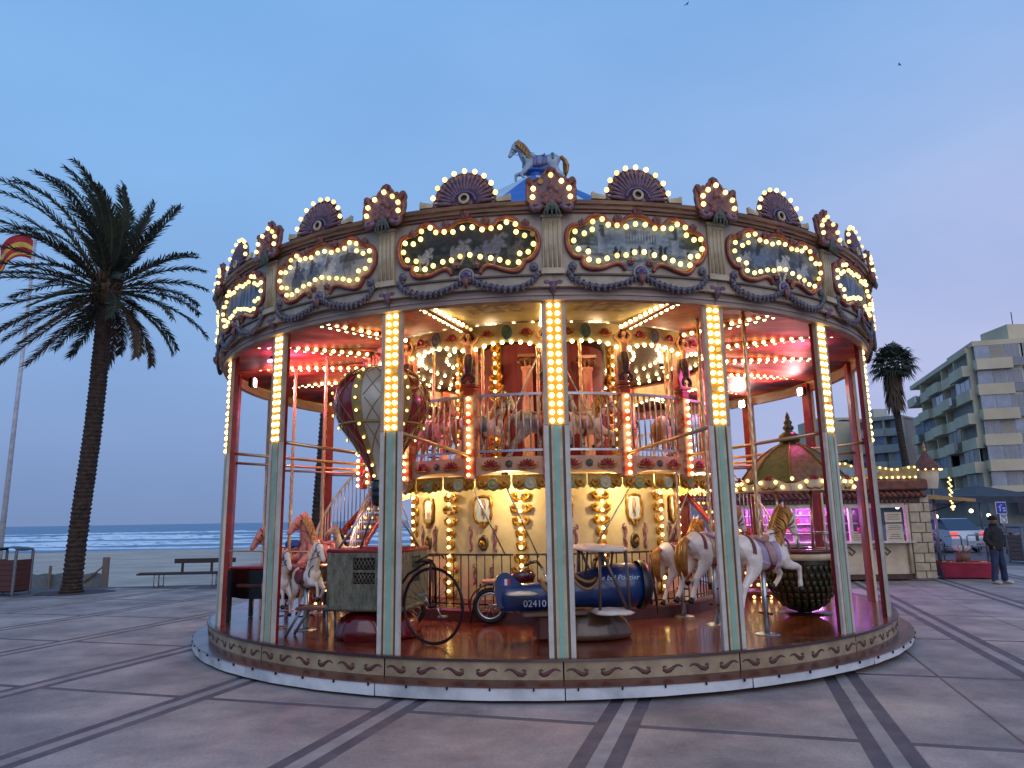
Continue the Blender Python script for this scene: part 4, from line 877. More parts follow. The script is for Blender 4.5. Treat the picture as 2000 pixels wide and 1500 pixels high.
for k in range(12):
    a = 20 + 30 * k; rz = (0, 0, R(a)); link('gilt_pilaster', gilt_lo, car, pol(a, 2.25, .58), rz)
    for i in range(13): BUL.append((pol(a, 2.325, .70 + i * .128), 1))
    a += 15; pc_ = link('drum_picture', carts[k % 2], car, pol(a, 2.265, 1.85), (0, 0, R(a)), 1.12); link('picture_frame', cfr_me, pc_)
    md = link('medallion', oval_me, car, pol(a, 2.255, 1.40), (R(90), 0, R(a)), (.95, 1.3, 1)); link('medallion_shell', oshell_me, md, (0, -.02, .03), (R(-90), 0, 0))
    for s in (-1, 1): link('carved_scroll', pinkscr_me, car, pol(a + s * 4.6, 2.26, 1.42), (0, 0, R(a + s * 4.6)), (s, 1, 1.15)); link('carved_scroll', pinkscr_me, car, pol(a + s * 3.2, 2.26, .92), (0, 0, R(a + s * 3.2)), (s * .8, 1, .9))
# scalloped valance hung under the deck, with medallions
vmed_cols = [pm('teal_medallion', '3f9482', .35, var=.3, scale=40, col2='b8a24a'), pm('pale_blue_medallion', 'a8cccc', .35, var=.2, scale=40, col2='c6b25a')]
vm = [MB().lathe([(.001, .03), (.035, .032), (.045, .02), (.06, .035), (.075, .035), (.088, 0)], 22).mesh('medallion', q) for q in vmed_cols]
lobe = [(-.245, .12), (.245, .12), (.245, -.02), (.21, -.075), (.16, -.06), (.12, -.09), (.06, -.075), (0, -.105), (-.06, -.075), (-.12, -.09), (-.16, -.06), (-.21, -.075), (-.245, -.02)]
val_me = MB().prism(smooth_path(lobe[2:], 2) + lobe[:2], 0, -.02).mesh('valance', pm('olive_gold_valance', 'cdb04a', .4, .1, var=.2, scale=14, col2='9a7c30'))
vsc_me = MB().tube([(.09, -.03, .03), (.12, -.035, -.02), (.16, -.035, -.045), (.195, -.035, -.01), (.175, -.035, .03), (.15, -.035, .015)], [.022, .026, .026, .022, .018, .014], 8).mesh('valance_scroll', M_gold)
for k in range(36):
    a = 10 * k + 5; v_ = link('valance', val_me, car, pol(a, 2.96, 2.22), (0, 0, R(a)), (1.02, 1, 1)); link('valance_scroll', vsc_me, v_); link('valance_scroll', vsc_me, v_, (0, 0, 0), (0, 0, 0), (-1, 1, 1))
    link('medallion', vm[k % 2], v_, (0, -.02, .0), (R(90), 0, 0), (1, 1, 1))
# inner fence round the drum
bar_me = MB().cyl((0, 0, .55), (0, 0, 1.25), .009, None, 6).mesh('fence_bar', pm('bronze_bar', '5a4436', .35, .6)); ftop_me = arcbar(2.82, 1.262, -9.6, 9.6, .03, .025, 'inner_fence', pm('bronze_rail', '6d5648', .3, .7)); fbot_me = arcbar(2.82, .60, -9.6, 9.6, .02, .02, 'fence_bottom_rail', bar_me.materials[0])
for k in range(18):
    rl = link('inner_fence', ftop_me, car, (0, 0, 0), (0, 0, R(20 * k))); link('fence_bottom_rail', fbot_me, rl)
    for i in range(8): a = -8.75 + 2.5 * i; link('fence_bar', bar_me, rl, pol(a, 2.82, 0))
# tie bars, brace rods
tie_me = MB().tube([(0, -3.13, 2.60), (0, -5.22, 2.73)], .022, 10).mesh('tie_bar', M_brass)
for k in range(18): link('tie_bar', tie_me, car, (0, 0, 0), (0, 0, R(20 * k)))
for a0, a1, r0, r1, z0, z1 in ((-22, -13, 3.0, 2.75, 2.3, 1.25), (-13, -3.5, 2.98, 2.7, 2.35, 1.22), (24, 12, 3.0, 2.72, 2.3, 1.25), (-14, -1, 2.9, 3.02, 2.7, 4.15), (16, 2.5, 2.9, 3.0, 2.7, 4.1), (48, 38, 2.95, 2.7, 2.3, 1.2), (-52, -44, 2.95, 2.7, 2.3, 1.2)):
    MB().tube([pol(a0, r0, z0), pol(a1, r1, z1)], .011, 8).build('brace_rod', M_steel, car)
# --- stairs to the upper deck, one each side at the back
def stair(sg):
    st = link('staircase', None, car); ns = 12
    mb = MB()
    for off in (0, .62):
        mb2 = MB(); mb2.tube([pol(sg * (82 + 46 * i / 12), 3.35 + off, .42 + 2.1 * i / 12) for i in range(13)], (.02, .10), 6, side=None); mb2.build('stringer', M_redpaint, st)
        m3 = MB(); m3.tube([pol(sg * (82 + 46 * i / 12), 3.33 + off * 1.03, 1.30 + 2.1 * i / 12) for i in range(13)], .022, 8); m3.build('handrail', M_steel, st)
        for i in range(1, 24): b1 = MB(); b1.cyl(pol(sg * (82 + 46 * i / 24), 3.33 + off * 1.03, .45 + 2.1 * i / 24), pol(sg * (82 + 46 * i / 24), 3.33 + off * 1.03, 1.30 + 2.1 * i / 24), .01, None, 6); b1.build('baluster', M_steel, st)
    for i in range(ns):
        a = sg * (84 + 46 * i / 12); z = .47 + 2.1 * i / 12; m4 = MB(); m4.box((0, -3.66, z), (.24, .6, .035), 0, Matrix.Rotation(R(a), 4, 'Z')); m4.box((sg * -.1, -3.66, z - .07), (.02, .58, .1), 0, Matrix.Rotation(R(a), 4, 'Z')); m4.build('tread', pm('tread_red', '6d2018', .4), st)
        for q in (-.2, -.07, .07, .2): BUL.append((Matrix.Rotation(R(a), 4, 'Z') @ Vector((sg * -.13, -3.66 + q, z - .06)), 0))
stair(-1); stair(1)
# --- flood lamps under the canopy (lit in the photograph)
M_mag = em('magenta_tube', (1.0, .12, .55), 14); M_wht = em('white_flood_glass', (1, .97, .88), 60); M_pink = em('pink_flood_glass', (1.0, .42, .45), 30)
def flood(a, r, z, mat, col, energy, tubular, aim):
    f_ = link('flood_lamp', None, car, pol(a, r, z), (0, 0, R(a)))
    if tubular:
        MB().box((0, .05, .03), (.12, .12, .08), 0, None, .02).build('housing', M_dark, f_); MB().tube([(-.16, 0, .03), (.16, 0, -.03)], .025, 10).build('tube', mat, f_)
    else:
        MB().box((0, -.06, 0), (.16, .08, .16), 0, None, .02).build('housing', M_dark, f_); MB().box((0, .0, 0), (.14, .03, .14), 0, None, .01).build('glass', mat, f_)
    d = bpy.data.lights.new('flood_light', 'SPOT'); d.energy = energy * 3.5; d.color = col; d.shadow_soft_size = .06; d.spot_size = R(165); d.spot_blend = .7; o = bpy.data.objects.new('flood_light', d); COL.objects.link(o); o.parent = f_; o.location = (0, .06, -.05); o.rotation_euler = (R(82), 0, 0)
flood(-64, 4.7, 4.2, M_mag, (1, .12, .42), 60, True, 0); flood(65, 4.75, 4.2, M_mag, (1, .12, .45), 60, True, 0)
flood(-79, 4.95, 4.08, M_pink, (1, .30, .28), 70, False, 0); flood(99, 5.05, 4.05, M_pink, (1, .30, .30), 70, False, 0)
flood(119, 5.0, 4.08, M_wht, (1, .95, .85), 22, False, 0); flood(-130, 5.1, 4.2, M_mag, (1, .2, .4), 50, True, 0)
# lamps tucked under the deck that wash the drum
M_down = em('down_light_glass', (1.0, .82, .5), 25)
for k in range(9):
    a = 40 * k - 13; d_ = link('down_light', None, car, pol(a, 2.72, 2.36)); MB().lathe([(.05, .03), (.05, -.01), (.04, -.012), (.04, .03)], 14).build('housing', M_dark, d_); MB().lathe([(.001, -.006), (.038, -.006)], 14).build('glass', M_down, d_); point_light('drum_light', (0, 0, -.05), 42, (1, .84, .50), .04, d_)
# added fill lamps in made-up fixtures, to brighten the upper deck
for k in range(9):
    a = 40 * k + 20; d_ = link('deck_fill', None, car, pol(a, 2.35, 4.50)); MB().lathe([(.06, .05), (.06, 0), (.05, -.01), (.05, .05)], 14).build('housing', M_dark, d_); MB().lathe([(.001, -.004), (.048, -.004)], 14).build('glass', M_down, d_); point_light('deck_fill_glow', (0, 0, -.06), 24, (1, .74, .42), .05, d_)
# --- all remaining bulbs
mb = MB()
for q in BUL:
    q, mi = q if isinstance(q, tuple) else (q, 2)
    mb.sphere(q, .027, 6, 5, mi)
o = mb.build('bulb_strings', [M_bulb, M_bulbc, M_bulbi], car, fix=False); o['kind'] = 'stuff'
# ------------------------------------------------------------------ carved horses
def horse_meshes():
    Y = (0, 1, 0); mb = MB()
    def loft(pts, rad, n=14): mb.tube(pts, rad, n, 0, side=Y)
    loft([(-.37, 0, .03), (-.34, 0, .05), (-.27, 0, .07), (-.17, 0, .04), (-.05, 0, .0), (.08, 0, -.01), (.18, 0, .01), (.27, 0, .04), (.34, 0, .06)], [(.05, .06), (.10, .11), (.145, .16), (.14, .15), (.135, .14), (.14, .155), (.14, .165), (.12, .15), (.06, .08)], 16)
    loft([(.16, 0, .06), (.25, 0, .17), (.315, 0, .29), (.35, 0, .38), (.385, 0, .455)], [(.10, .17), (.078, .135), (.062, .11), (.053, .085), (.045, .06)])
    loft([(.35, 0, .45), (.40, 0, .462), (.455, 0, .425), (.505, 0, .35), (.545, 0, .275), (.575, 0, .225), (.59, 0, .195)], [(.035, .045), (.055, .075), (.055, .075), (.044, .055), (.036, .043), (.037, .04), (.022, .022)], 12)
    loft([(.43, 0, .39), (.475, 0, .33), (.52, 0, .26), (.54, 0, .225)], [(.04, .04), (.035, .035), (.028, .025), (.018, .016)], 10)
    for s in (-1, 1):
        loft([(.365, s * .032, .49), (.37, s * .038, .54), (.385, s * .036, .575)], [(.02, .012), (.018, .010), (.004, .004)], 8)
        mb.sphere((.452, s * .045, .415), (.022, .012, .016), 8, 6)
    for s, k in ((1, 0), (-1, .05)):
        y = s * .085
        loft([(-.25 + k, y * .9, .08), (-.24 + k, y, -.02), (-.25 + k, y * 1.05, -.12), (-.31 + k, y, -.205), (-.375 + k, y, -.265), (-.405 + k, y, -.30), (-.42 + k, y, -.36), (-.445 + k, y, -.425), (-.47 + k, y, -.475), (-.49 + k, y, -.50)], [(.07, .13), (.072, .125), (.06, .095), (.043, .06), (.034, .043), (.034, .042), (.024, .029), (.023, .027), (.028, .031), (.026, .028)], 10)
    y = -.085   # off foreleg raised
    loft([(.22, y * .8, .05), (.25, y, -.03), (.30, y, -.09), (.38, y, -.115), (.45, y, -.125), (.485, y, -.14), (.495, y, -.19), (.495, y, -.26), (.49, y, -.31), (.492, y, -.34)], [(.06, .12), (.062, .095), (.052, .068), (.042, .048), (.036, .038), (.035, .035), (.023, .026), (.022, .025), (.028, .03), (.025, .027)], 10)
    y = .085
    loft([(.20, y * .8, .05), (.24, y, -.05), (.29, y, -.12), (.35, y, -.175), (.385, y, -.205), (.365, y, -.25), (.32, y, -.295), (.285, y, -.32), (.262, y, -.325)], [(.06, .12), (.06, .09), (.05, .065), (.04, .045), (.035, .036), (.026, .028), (.022, .025), (.027, .029), (.025, .026)], 10)
    body = remesh(mb, .0095, 4, 'body', None)
    hoof = MB()
    return body
horse_body = horse_meshes()
def horse_parts():
    P = {}
    mb = MB(); rng = random.Random(9)
    crest = [(.385, .525), (.345, .50), (.30, .455), (.255, .39), (.215, .32), (.175, .25), (.14, .19)]
    mb.tube([(x + .012, 0, z - .01) for x, z in crest], [(.022, .03), (.032, .04), (.036, .045), (.038, .048), (.038, .045), (.034, .04), (.02, .025)], 8, side=(0, 1, 0))
    for s in (-1, 1):
        for i in range(15):
            f = i / 14 * (len(crest) - 1.001); k = int(f); x = crest[k][0] + (crest[k + 1][0] - crest[k][0]) * (f - k); z = crest[k][1] + (crest[k + 1][1] - crest[k][1]) * (f - k)
            w = .07 + .022 * (i / 14); dx = rng.uniform(.0, .03)
            mb.tube([(x, s * .02, z), (x + .03 + dx, s * w * .95, z - .05), (x + .045 + dx, s * (w + .012), z - .11), (x + .02 + dx, s * (w + .01), z - .165)], [.018, .02, .018, .004], 6)
    mb.tube([(.395, 0, .535), (.43, 0, .51), (.465, .015, .46)], [.02, .022, .005], 6); P['mane'] = mb
    mb = MB()
    for i in range(7):
        o = rng.uniform(-.03, .03); q = rng.uniform(-.03, .03); mb.tube([(-.35, o * .4, .10), (-.42, o, .135 + q * .4), (-.475, o * 1.5, .07 + q), (-.49 + q, o * 1.7, -.06), (-.475 + q, o * 1.6, -.18), (-.44 + q, o * 1.3, -.27 + q)], [.025, .034, .04, .038, .026, .005], 7)
    P['tail'] = mb
    def shell(x0, x1, a0, a1, off, zc, n=10, m=16, drop=0):
        vs = []; sect = [(-.27, .145, .16, .07), (-.17, .14, .15, .04), (-.05, .135, .14, .0), (.08, .14, .155, -.01), (.18, .14, .165, .01), (.27, .12, .15, .04)]
        for i in range(n + 1):
            x = x0 + (x1 - x0) * i / n
            for j in range(len(sect) - 1):
                if sect[j][0] <= x <= sect[j + 1][0]: break
            f = (x - sect[j][0]) / (sect[j + 1][0] - sect[j][0]); ry, rz, c = [sect[j][q] + (sect[j + 1][q] - sect[j][q]) * f for q in (1, 2, 3)]
            for d in (off, off - .012):
                for k in range(m + 1):
                    a = R(a0 + (a1 - a0) * k / m); vs.append((x, (ry + d) * math.cos(a), c + (rz + d) * math.sin(a)))
        w = 2 * (m + 1); fs = []
        for i in range(n):
            for k in range(m): fs.append((i * w + k, (i + 1) * w + k, (i + 1) * w + k + 1, i * w + k + 1)); fs.append((i * w + m + 1 + k, i * w + m + 2 + k, (i + 1) * w + m + 2 + k, (i + 1) * w + m + 1 + k))
            for k in (0, m): fs.append((i * w + k, i * w + m + 1 + k, (i + 1) * w + m + 1 + k, (i + 1) * w + k))
        for i in (0, n):
            for k in range(m): fs.append((i * w + k, i * w + k + 1, i * w + m + 2 + k, i * w + m + 1 + k))
        return MB().add(vs, fs, 0, None, True)
    P['blanket'] = shell(-.13, .15, -32, 212, .014, 0)
    P['girth'] = shell(.02, .075, 0, 360, .019, 0, 3, 28)
    P['crupper_strap'] = shell(-.26, -.215, -10, 190, .012, 0, 3)
    mb = MB(); mb.tube([(-.10, 0, .21), (-.075, 0, .175), (-.02, 0, .155), (.05, 0, .155), (.095, 0, .185), (.11, 0, .215)], [(.07, .015), (.085, .03), (.085, .035), (.08, .035), (.06, .03), (.03, .015)], 12, side=(0, 1, 0))
    for s in (-1, 1): mb.tube([(.0, s * .09, .14), (.02, s * .145, .06), (.03, s * .155, -.03), (.03, s * .15, -.09)], [(.05, .01), (.065, .012), (.06, .012), (.02, .008)], 8, side=(1, 0, 0))
    P['saddle'] = mb
    mb = MB(); mb.tube([(.315 - .03 * math.cos(t) * 0 + .02 * math.sin(t), .128 * math.cos(t), .045 + .135 * math.sin(t)) for t in [2 * math.pi * i / 24 for i in range(24)]], (.02, .008), 6, closed=True, side=(1, 0, 0)); P['breast_collar'] = mb
    mb = MB()
    for c, rr, tilt in (((.49, 0, .335), (.052, .062), .9), ((.425, 0, .43), (.062, .085), .5)):
        mb.tube([(c[0] + rr[1] * math.sin(t) * math.sin(tilt), rr[0] * math.cos(t), c[2] + rr[1] * math.sin(t) * math.cos(tilt)) for t in [2 * math.pi * i / 20 for i in range(20)]], .008, 6, closed=True)
    for s in (-1, 1): mb.tube([(.535, s * .042, .29), (.42, s * .075, .28), (.28, s * .105, .26), (.10, s * .06, .22)], .006, 5)
    P['bridle'] = mb
    hv = []
    for (x, y, z, ang) in ((-.50, .085, -.515, .7), (-.45, -.085, -.515, .7), (.495, -.085, -.36, -.1), (.245, .085, -.327, 1.4)):
        mb = MB(); mb.tube([(0, 0, .022), (0, 0, 0), (.006, 0, -.035)], [.026, .031, .036], 10, 0, Matrix.Translation((x, y, z)) @ Matrix.Rotation(ang, 4, 'Y')); hv.append(mb)
    P['hoof'] = hv
    ev = []
    for s in (-1, 1): ev.append(MB().sphere((.455, s * .053, .416), (.013, .008, .012), 8, 6))
    P['eye'] = ev
    return P
HP = horse_parts()
M_hoof = pm('black_hoof', '121214', .35); M_eye = pm('glass_eye', '0c0a0a', .1)
M_hwhite = pm('ivory_horse_paint', 'ebe4da', .28, var=.08, scale=7, col2='d3c3b4', coat=.5); M_hpink = pm('peach_horse_paint', 'd3937f', .3, var=.1, scale=7, col2='b8705f', coat=.4); M_hgrey = pm('pearl_grey_horse_paint', 'a9b3ba', .35, var=.12, scale=7, col2='808d98', coat=.3)
M_mgold = pm('gilded_mane', 'b98036', .3, .3, var=.2, scale=10, col2='8f5c22'); M_mblond = pm('blond_mane', 'd3a877', .45, var=.2, scale=20)
M_sl = pm('lilac_blanket', 'b29bb4', .4, var=.15, scale=9); M_sb = pm('slate_blanket', '7d83a6', .4, var=.2, scale=9); M_sr = pm('maroon_leather', '7a2f35', .4, var=.2, scale=9); M_tan = pm('tan_saddle', 'b98f8a', .4, var=.2, scale=9); M_teal = pm('teal_strap', '3d6f80', .4, var=.2, scale=12)
def hmesh(key, mat, i=None):
    ck = (key, mat.name, i)
    if ck not in HC: HC[ck] = (HP[key] if i is None else HP[key][i]).mesh(key, mat)
    return HC[ck]
HC = {}; BC = {}
def twist_pole(L, r=.024):
    mb = MB(); n, m = 12, int(L * 44); vs = []
    for i in range(m + 1):
        z = L * i / m
        for k in range(n):
            a = 2 * math.pi * k / n; rr = r * (1 + .2 * math.cos(3 * a - z * 42)); vs.append((rr * math.cos(a), rr * math.sin(a), z))
    mb.add(vs, [(i * n + k, i * n + (k + 1) % n, (i + 1) * n + (k + 1) % n, (i + 1) * n + k) for i in range(m) for k in range(n)], 0, None, True); return mb
pole_me = twist_pole(3.02).mesh('twisted_pole', M_brass); pole_s = twist_pole(1.15).mesh('twisted_pole', M_brass)
peg_me = MB().cyl((0, -.10, 0), (0, .10, 0), .011, None, 8).mesh('foot_peg', M_dark)
def horse(label, loc, yaw, sc=1.0, body=None, mane=None, blanket=None, saddle=None, strap=None, pole=None, floor=None, tilt=0, group='carved carousel horses', name='carousel_horse'):
    body = body or M_hwhite; mane = mane or M_mgold; blanket = blanket or M_sl; saddle = saddle or M_tan; strap = strap or M_sr
    h = empty(name, label, 'horse', (loc[0], loc[1], floor if floor is not None else loc[2]), (0, 0, yaw), group)
    z = loc[2] - (floor if floor is not None else loc[2])
    if body.name not in BC: me = horse_body.copy(); me.materials.clear(); me.materials.append(body); BC[body.name] = me
    b = link('body', BC[body.name], h, (0, 0, z), (0, -tilt, 0), sc)
    for k, m in (('mane', mane), ('tail', mane), ('blanket', blanket), ('girth', strap), ('crupper_strap', strap), ('saddle', saddle), ('breast_collar', strap), ('bridle', strap)): link(k, hmesh(k, m), b)
    for i in range(4): link('hoof', hmesh('hoof', M_hoof, i), b)
    for i in range(2): link('eye', hmesh('eye', M_eye, i), b)
    if floor is not None:
        pz = z - .10 * sc; MB().cyl((.02, 0, 0), (.02, 0, pz), .034, None, 14).build('post', M_steel, h); MB().lathe([(.001, .02), (.10, .018), (.14, .008), (.145, .001)], 20, 0, Matrix.Translation((.02, 0, 0))).build('base_plate', M_steel, h)
        link('foot_peg', peg_me, h, (.02, 0, pz * .55)); link('foot_peg', peg_me, h, (.02, 0, pz * .3))
    if pole is not None: link('twisted_pole', pole, h, (.02, 0, z + .14 * sc))
    return h
def ch(label, a, r, z, sc, floor=.378, pole=pole_me, **kw):
    q = cw(a, r, z); return horse(label, q, R(a) + PH, sc, pole=pole, floor=floor, **kw)
ch('white galloping carousel horse with golden mane and lilac saddle beside the bowl gondola', 30.8, 4.74, 1.27, 1.12)
ch('white carousel horse with pink saddle and full golden tail, second from the bowl gondola', 32.3, 3.86, 1.30, 1.12, saddle=M_sl, blanket=pm('pale_yellow_blanket', 'b3ab87', .4))
ch('white carousel horse with maroon girth strap beside the inner fence', 36.5, 3.06, 1.16, 1.05, blanket=M_hwhite, saddle=M_sr)
horse('peach carousel horse with rose collar and blond mane, head over the black coach rail', (-3.0, 11.45, 1.25), R(222), 1.05, M_hpink, M_mblond, pm('rose_blanket', 'b56a78', .4), pm('rose_saddle', 'a8596b', .4), pm('rose_strap', '9a4a5c', .4), pole_me, .378, tilt=.18)
horse('peach carousel horse behind the coach, closest to the red outer columns', (-3.62, 11.85, 1.12), R(215), 1.05, M_hpink, M_mblond, M_sr, M_sr, M_sr, pole_me, .378)
horse('small white pony with studded collar hitched beside the wooden stool', (-2.74, 9.72, 1.02), R(-46), .80, M_hwhite, M_hwhite, M_sr, M_sr, M_brown, None, .378, tilt=.15)
horse('small white pony with blond mane hitched beside a striped column', (-3.20, 9.95, .93), R(-52), .80, M_hwhite, M_mblond, M_sr, M_sr, M_brown, None, .378, tilt=.1)
for i, (a, r, lab, bd, bk) in enumerate(((-24, 2.35, 'grey horse with orange mane on the upper deck, head raised behind the railing', M_hwhite, M_teal), (-3, 2.4, 'pearl grey horse with blue blanket on the upper deck by the marble column', M_hgrey, M_sb), (13, 2.3, 'cream horse on the upper deck beside the centre column', M_hwhite, pm('sand_blanket', 'b9a883', .4)), (-47, 2.4, 'pink horse on the upper deck beside the balloon', M_hpink, M_sr), (56, 2.4, 'white horse with slate blanket on the upper deck nearest the bowl gondola', M_hwhite, M_sb))):
    ch(lab, a, r, 3.10, .95, 2.576, pole_s, body=bd, blanket=bk, group='horses on the upper deck')
tp = horse('grey leaping horse figure with blue harness crowning the carousel roof', (CX + .10, CY, 8.44), R(180), 1.0, M_hgrey, M_mgold, pm('violet_blanket', '6f6a99', .4), M_sb, M_teal, name='roof_horse', group=None, tilt=-.06)
# ------------------------------------------------------------------ giraffe behind the basket
g_ = empty('carousel_giraffe', 'pale giraffe ride with long neck peering over the wicker basket', 'giraffe', (-2.42, 11.2, .378), (0, 0, R(200)))
mb = MB(); mb.tube([(-.3, 0, .72), (-.1, 0, .76), (.12, 0, .80), (.24, 0, .82)], [(.08, .1), (.15, .17), (.15, .17), (.08, .1)], 14, side=(0, 1, 0)); mb.tube([(.15, 0, .85), (.24, 0, 1.0), (.28, 0, 1.14), (.30, 0, 1.24)], [.1, .07, .055, .045], 10); mb.tube([(.27, 0, 1.25), (.33, 0, 1.26), (.40, 0, 1.21), (.45, 0, 1.17)], [.045, .052, .042, .028], 10)
for s in (-1, 1):
    mb.tube([(.29, s * .025, 1.28), (.285, s * .03, 1.34)], [.012, .016], 6)
    for x in (-.22, .18): mb.tube([(x, s * .08, .72), (x, s * .09, .4), (x, s * .09, .03)], [.065, .035, .03], 8)
link('body', remesh(mb, .016, 4, 'body', pm('giraffe_coat', 'cda888', .4, var=.3, scale=11, col2='8f5f3f', lo=.4, hi=.5)), g_)
MB().tube([(.14, 0, 1.0), (.20, 0, 1.14), (.25, 0, 1.28)], [(.02, .02), (.03, .03), (.012, .012)], 6).build('mane', pm('dark_mane', '2a1814', .6), g_)
# ------------------------------------------------------------------ black coach with red seat
co = empty('coach', 'black open coach with red seat, brass rail and striped side lamp', 'coach', (-3.42, 10.75, .378), (0, 0, R(-10)))
M_black = pm('black_lacquer', '0d0c10', .2, coat=.5, var=.2)
prof = [(-.66, .36), (-.62, .72), (.66, .70), (.68, .52), (.45, .44), (.40, .32), (-.35, .32)]
mb = MB(); mb.prism(prof, -.36, .36); mb.build('body', M_black, co)
MB().box((0, 0, .735), (1.24, .66, .05), 0, None, .02).build('seat', M_redpaint, co); MB().box((-.25, -.365, .50), (.42, .02, .05), 0, None, .01).build('side_step', pm('leather_brown', '4a2c22', .5), co)
mb = MB(); mb.tube([(-.62, -.34, .74), (-.62, -.34, .98), (.6, -.34, .96), (.6, -.34, .74)], .012, 6); mb.build('rail', M_brass, co)
for x in (-.6, .58):
    for y in (-.3, .3): MB().box((x, y, .18), (.06, .06, .36), 0, None, .01).build('leg', M_black, co)
lm = MB()
for i in range(4): lm.lathe([(.001, .0), (.055, .0), (.055, .04), (.001, .04)], 14, i % 2, Matrix.Translation((-.72, -.3, .42 + i * .042)), smooth=False)
lm.build('side_lamp', [pm('lamp_red', 'a51f2b', .25), pm('lamp_pale', 'd6b8b4', .3)], co)
# ------------------------------------------------------------------ wooden stool
s_ = empty('step_stool', 'brown topped step stool with splayed steel legs by the basket', 'stool', (-2.42, 9.12, .378), (0, 0, R(-12)))
MB().box((0, 0, .34), (.44, .30, .035), 0, None, .008).build('seat', pm('stool_top', '6e4a3c', .45, scale=8), s_)
for i, (x0, x1, y) in enumerate(((-.16, -.36, -.11), (-.16, -.36, .11), (.17, .19, -.11), (.17, .19, .11))): MB().tube([(x0, y, .33), (x1, y, .004)], .018, 8).build('leg', M_greymetal, s_)
# ------------------------------------------------------------------ hot-air balloon ride
bl = empty('balloon_ride', 'maroon and cream hot-air balloon ride with wicker basket and red base', 'balloon ride', (-1.67, 9.08, .378), (0, 0, 0))
BT = [(.125, 1.87), (.15, 1.98), (.22, 2.12), (.33, 2.29), (.45, 2.45), (.54, 2.60), (.595, 2.76), (.60, 2.90), (.565, 3.04), (.49, 3.16), (.37, 3.25), (.2, 3.305), (.001, 3.32)]
M_gc = pm('cream_balloon', 'c9c2ab', .25, coat=.4, var=.1, scale=4); M_gm = pm('maroon_balloon', '861a2c', .18, coat=.6, var=.12, scale=4); M_gb = pm('gilt_gore_band', 'b39a58', .35, .3, scale=12); M_gr = pm('gold_rope', 'a68c4d', .4, .3)
def bprof(sub=4): return [(max(q[0], .001), q[1]) for q in smooth_path(BT, sub)]
bp = bprof()
for k in range(6):
    a0 = R(60 * k - 20); a1 = a0 + R(60)
    MB().lathe(bp, 10, 0, None, True, a0, a1).build('gore', M_gc if k % 2 == 0 else M_gm, bl)
    band = [(r + .012, z) for r, z in bp[:-3]]; bd_ = MB().lathe(band, 3, 0, None, True, a0 - R(6), a0 + R(6)).build('gore_band', M_gb, bl)
    for j in range(0, 11):
        i = 2 + j * 4
        if i >= len(bp) - 5: break
        r, z = bp[i]; q = (( r + .03) * math.sin(a0), -(r + .03) * math.cos(a0), z); MB().sphere(q, .019, 7, 5).build('bulb', M_bulb, bd_)
        MB().tube([Vector(q) * 1 + Vector((.022 * math.cos(t) * math.cos(a0), .022 * math.cos(t) * math.sin(a0), .022 * math.sin(t))) - Vector((math.sin(a0), -math.cos(a0), 0)) * .012 for t in [2 * math.pi * w / 10 for w in range(10)]], .006, 5, closed=True).build('bulb_collar', M_redpaint, bd_)
    for s in (-1, 1):      # rope lattice
        for st in (0, .5):
            pts = []
            for i in range(10, len(bp) - 2):
                f = (i - 10) / (len(bp) - 12); r, z = bp[i]; tri = (f * 2.2 + st) % 1.0; a = a0 + R(8) + R(44) * (tri if s > 0 else 1 - tri)
                if pts and abs(a - pa) > .3:
                    if len(pts) > 2: MB().tube(pts, .005, 4).build('rope', M_gr, bl)
                    pts = []
                pts.append(((r + .006) * math.sin(a), -(r + .006) * math.cos(a), z)); pa = a
            if len(pts) > 2: MB().tube(pts, .005, 4).build('rope', M_gr, bl)
MB().tube([(.525 * math.sin(R(i * 10)), -.525 * math.cos(R(i * 10)), 2.555) for i in range(36)], .016, 8, closed=True).build('rope_belt', M_gr, bl)
MB().lathe([(.001, 1.88), (.125, 1.88), (.12, 1.74), (.115, 1.72), (.12, 1.70), (.105, 1.58), (.07, 1.55), (.001, 1.55)], 18).build('burner', M_black, bl)
bk = link('basket', None, bl, (0, 0, 0), (0, 0, R(-14)))
M_wick = pm('grey_green_wicker', '7d7a66', .6, var=.25, scale=26, bump=.9, bscale=90, col2='53513f', stretch=(1, 1, .35)); M_inner = pm('basket_red_lining', '8c1d22', .4)
def wall_with_windows(w, h, wins):
    """solid wicker wall with recessed lattice windows"""
    mb = MB(); xs = sorted({-w / 2, w / 2, *[q for x0, x1, _, _ in wins for q in (x0, x1)]}); zs = sorted({0, h, *[q for _, _, z0, z1 in wins for q in (z0, z1)]})
    for i in range(len(xs) - 1):
        for j in range(len(zs) - 1):
            xm, zm = (xs[i] + xs[i + 1]) / 2, (zs[j] + zs[j + 1]) / 2
            if any(x0 < xm < x1 and z0 < zm < z1 for x0, x1, z0, z1 in wins): continue
            mb.box((xm, 0, zm), (xs[i + 1] - xs[i], .05, zs[j + 1] - zs[j]))
    return mb
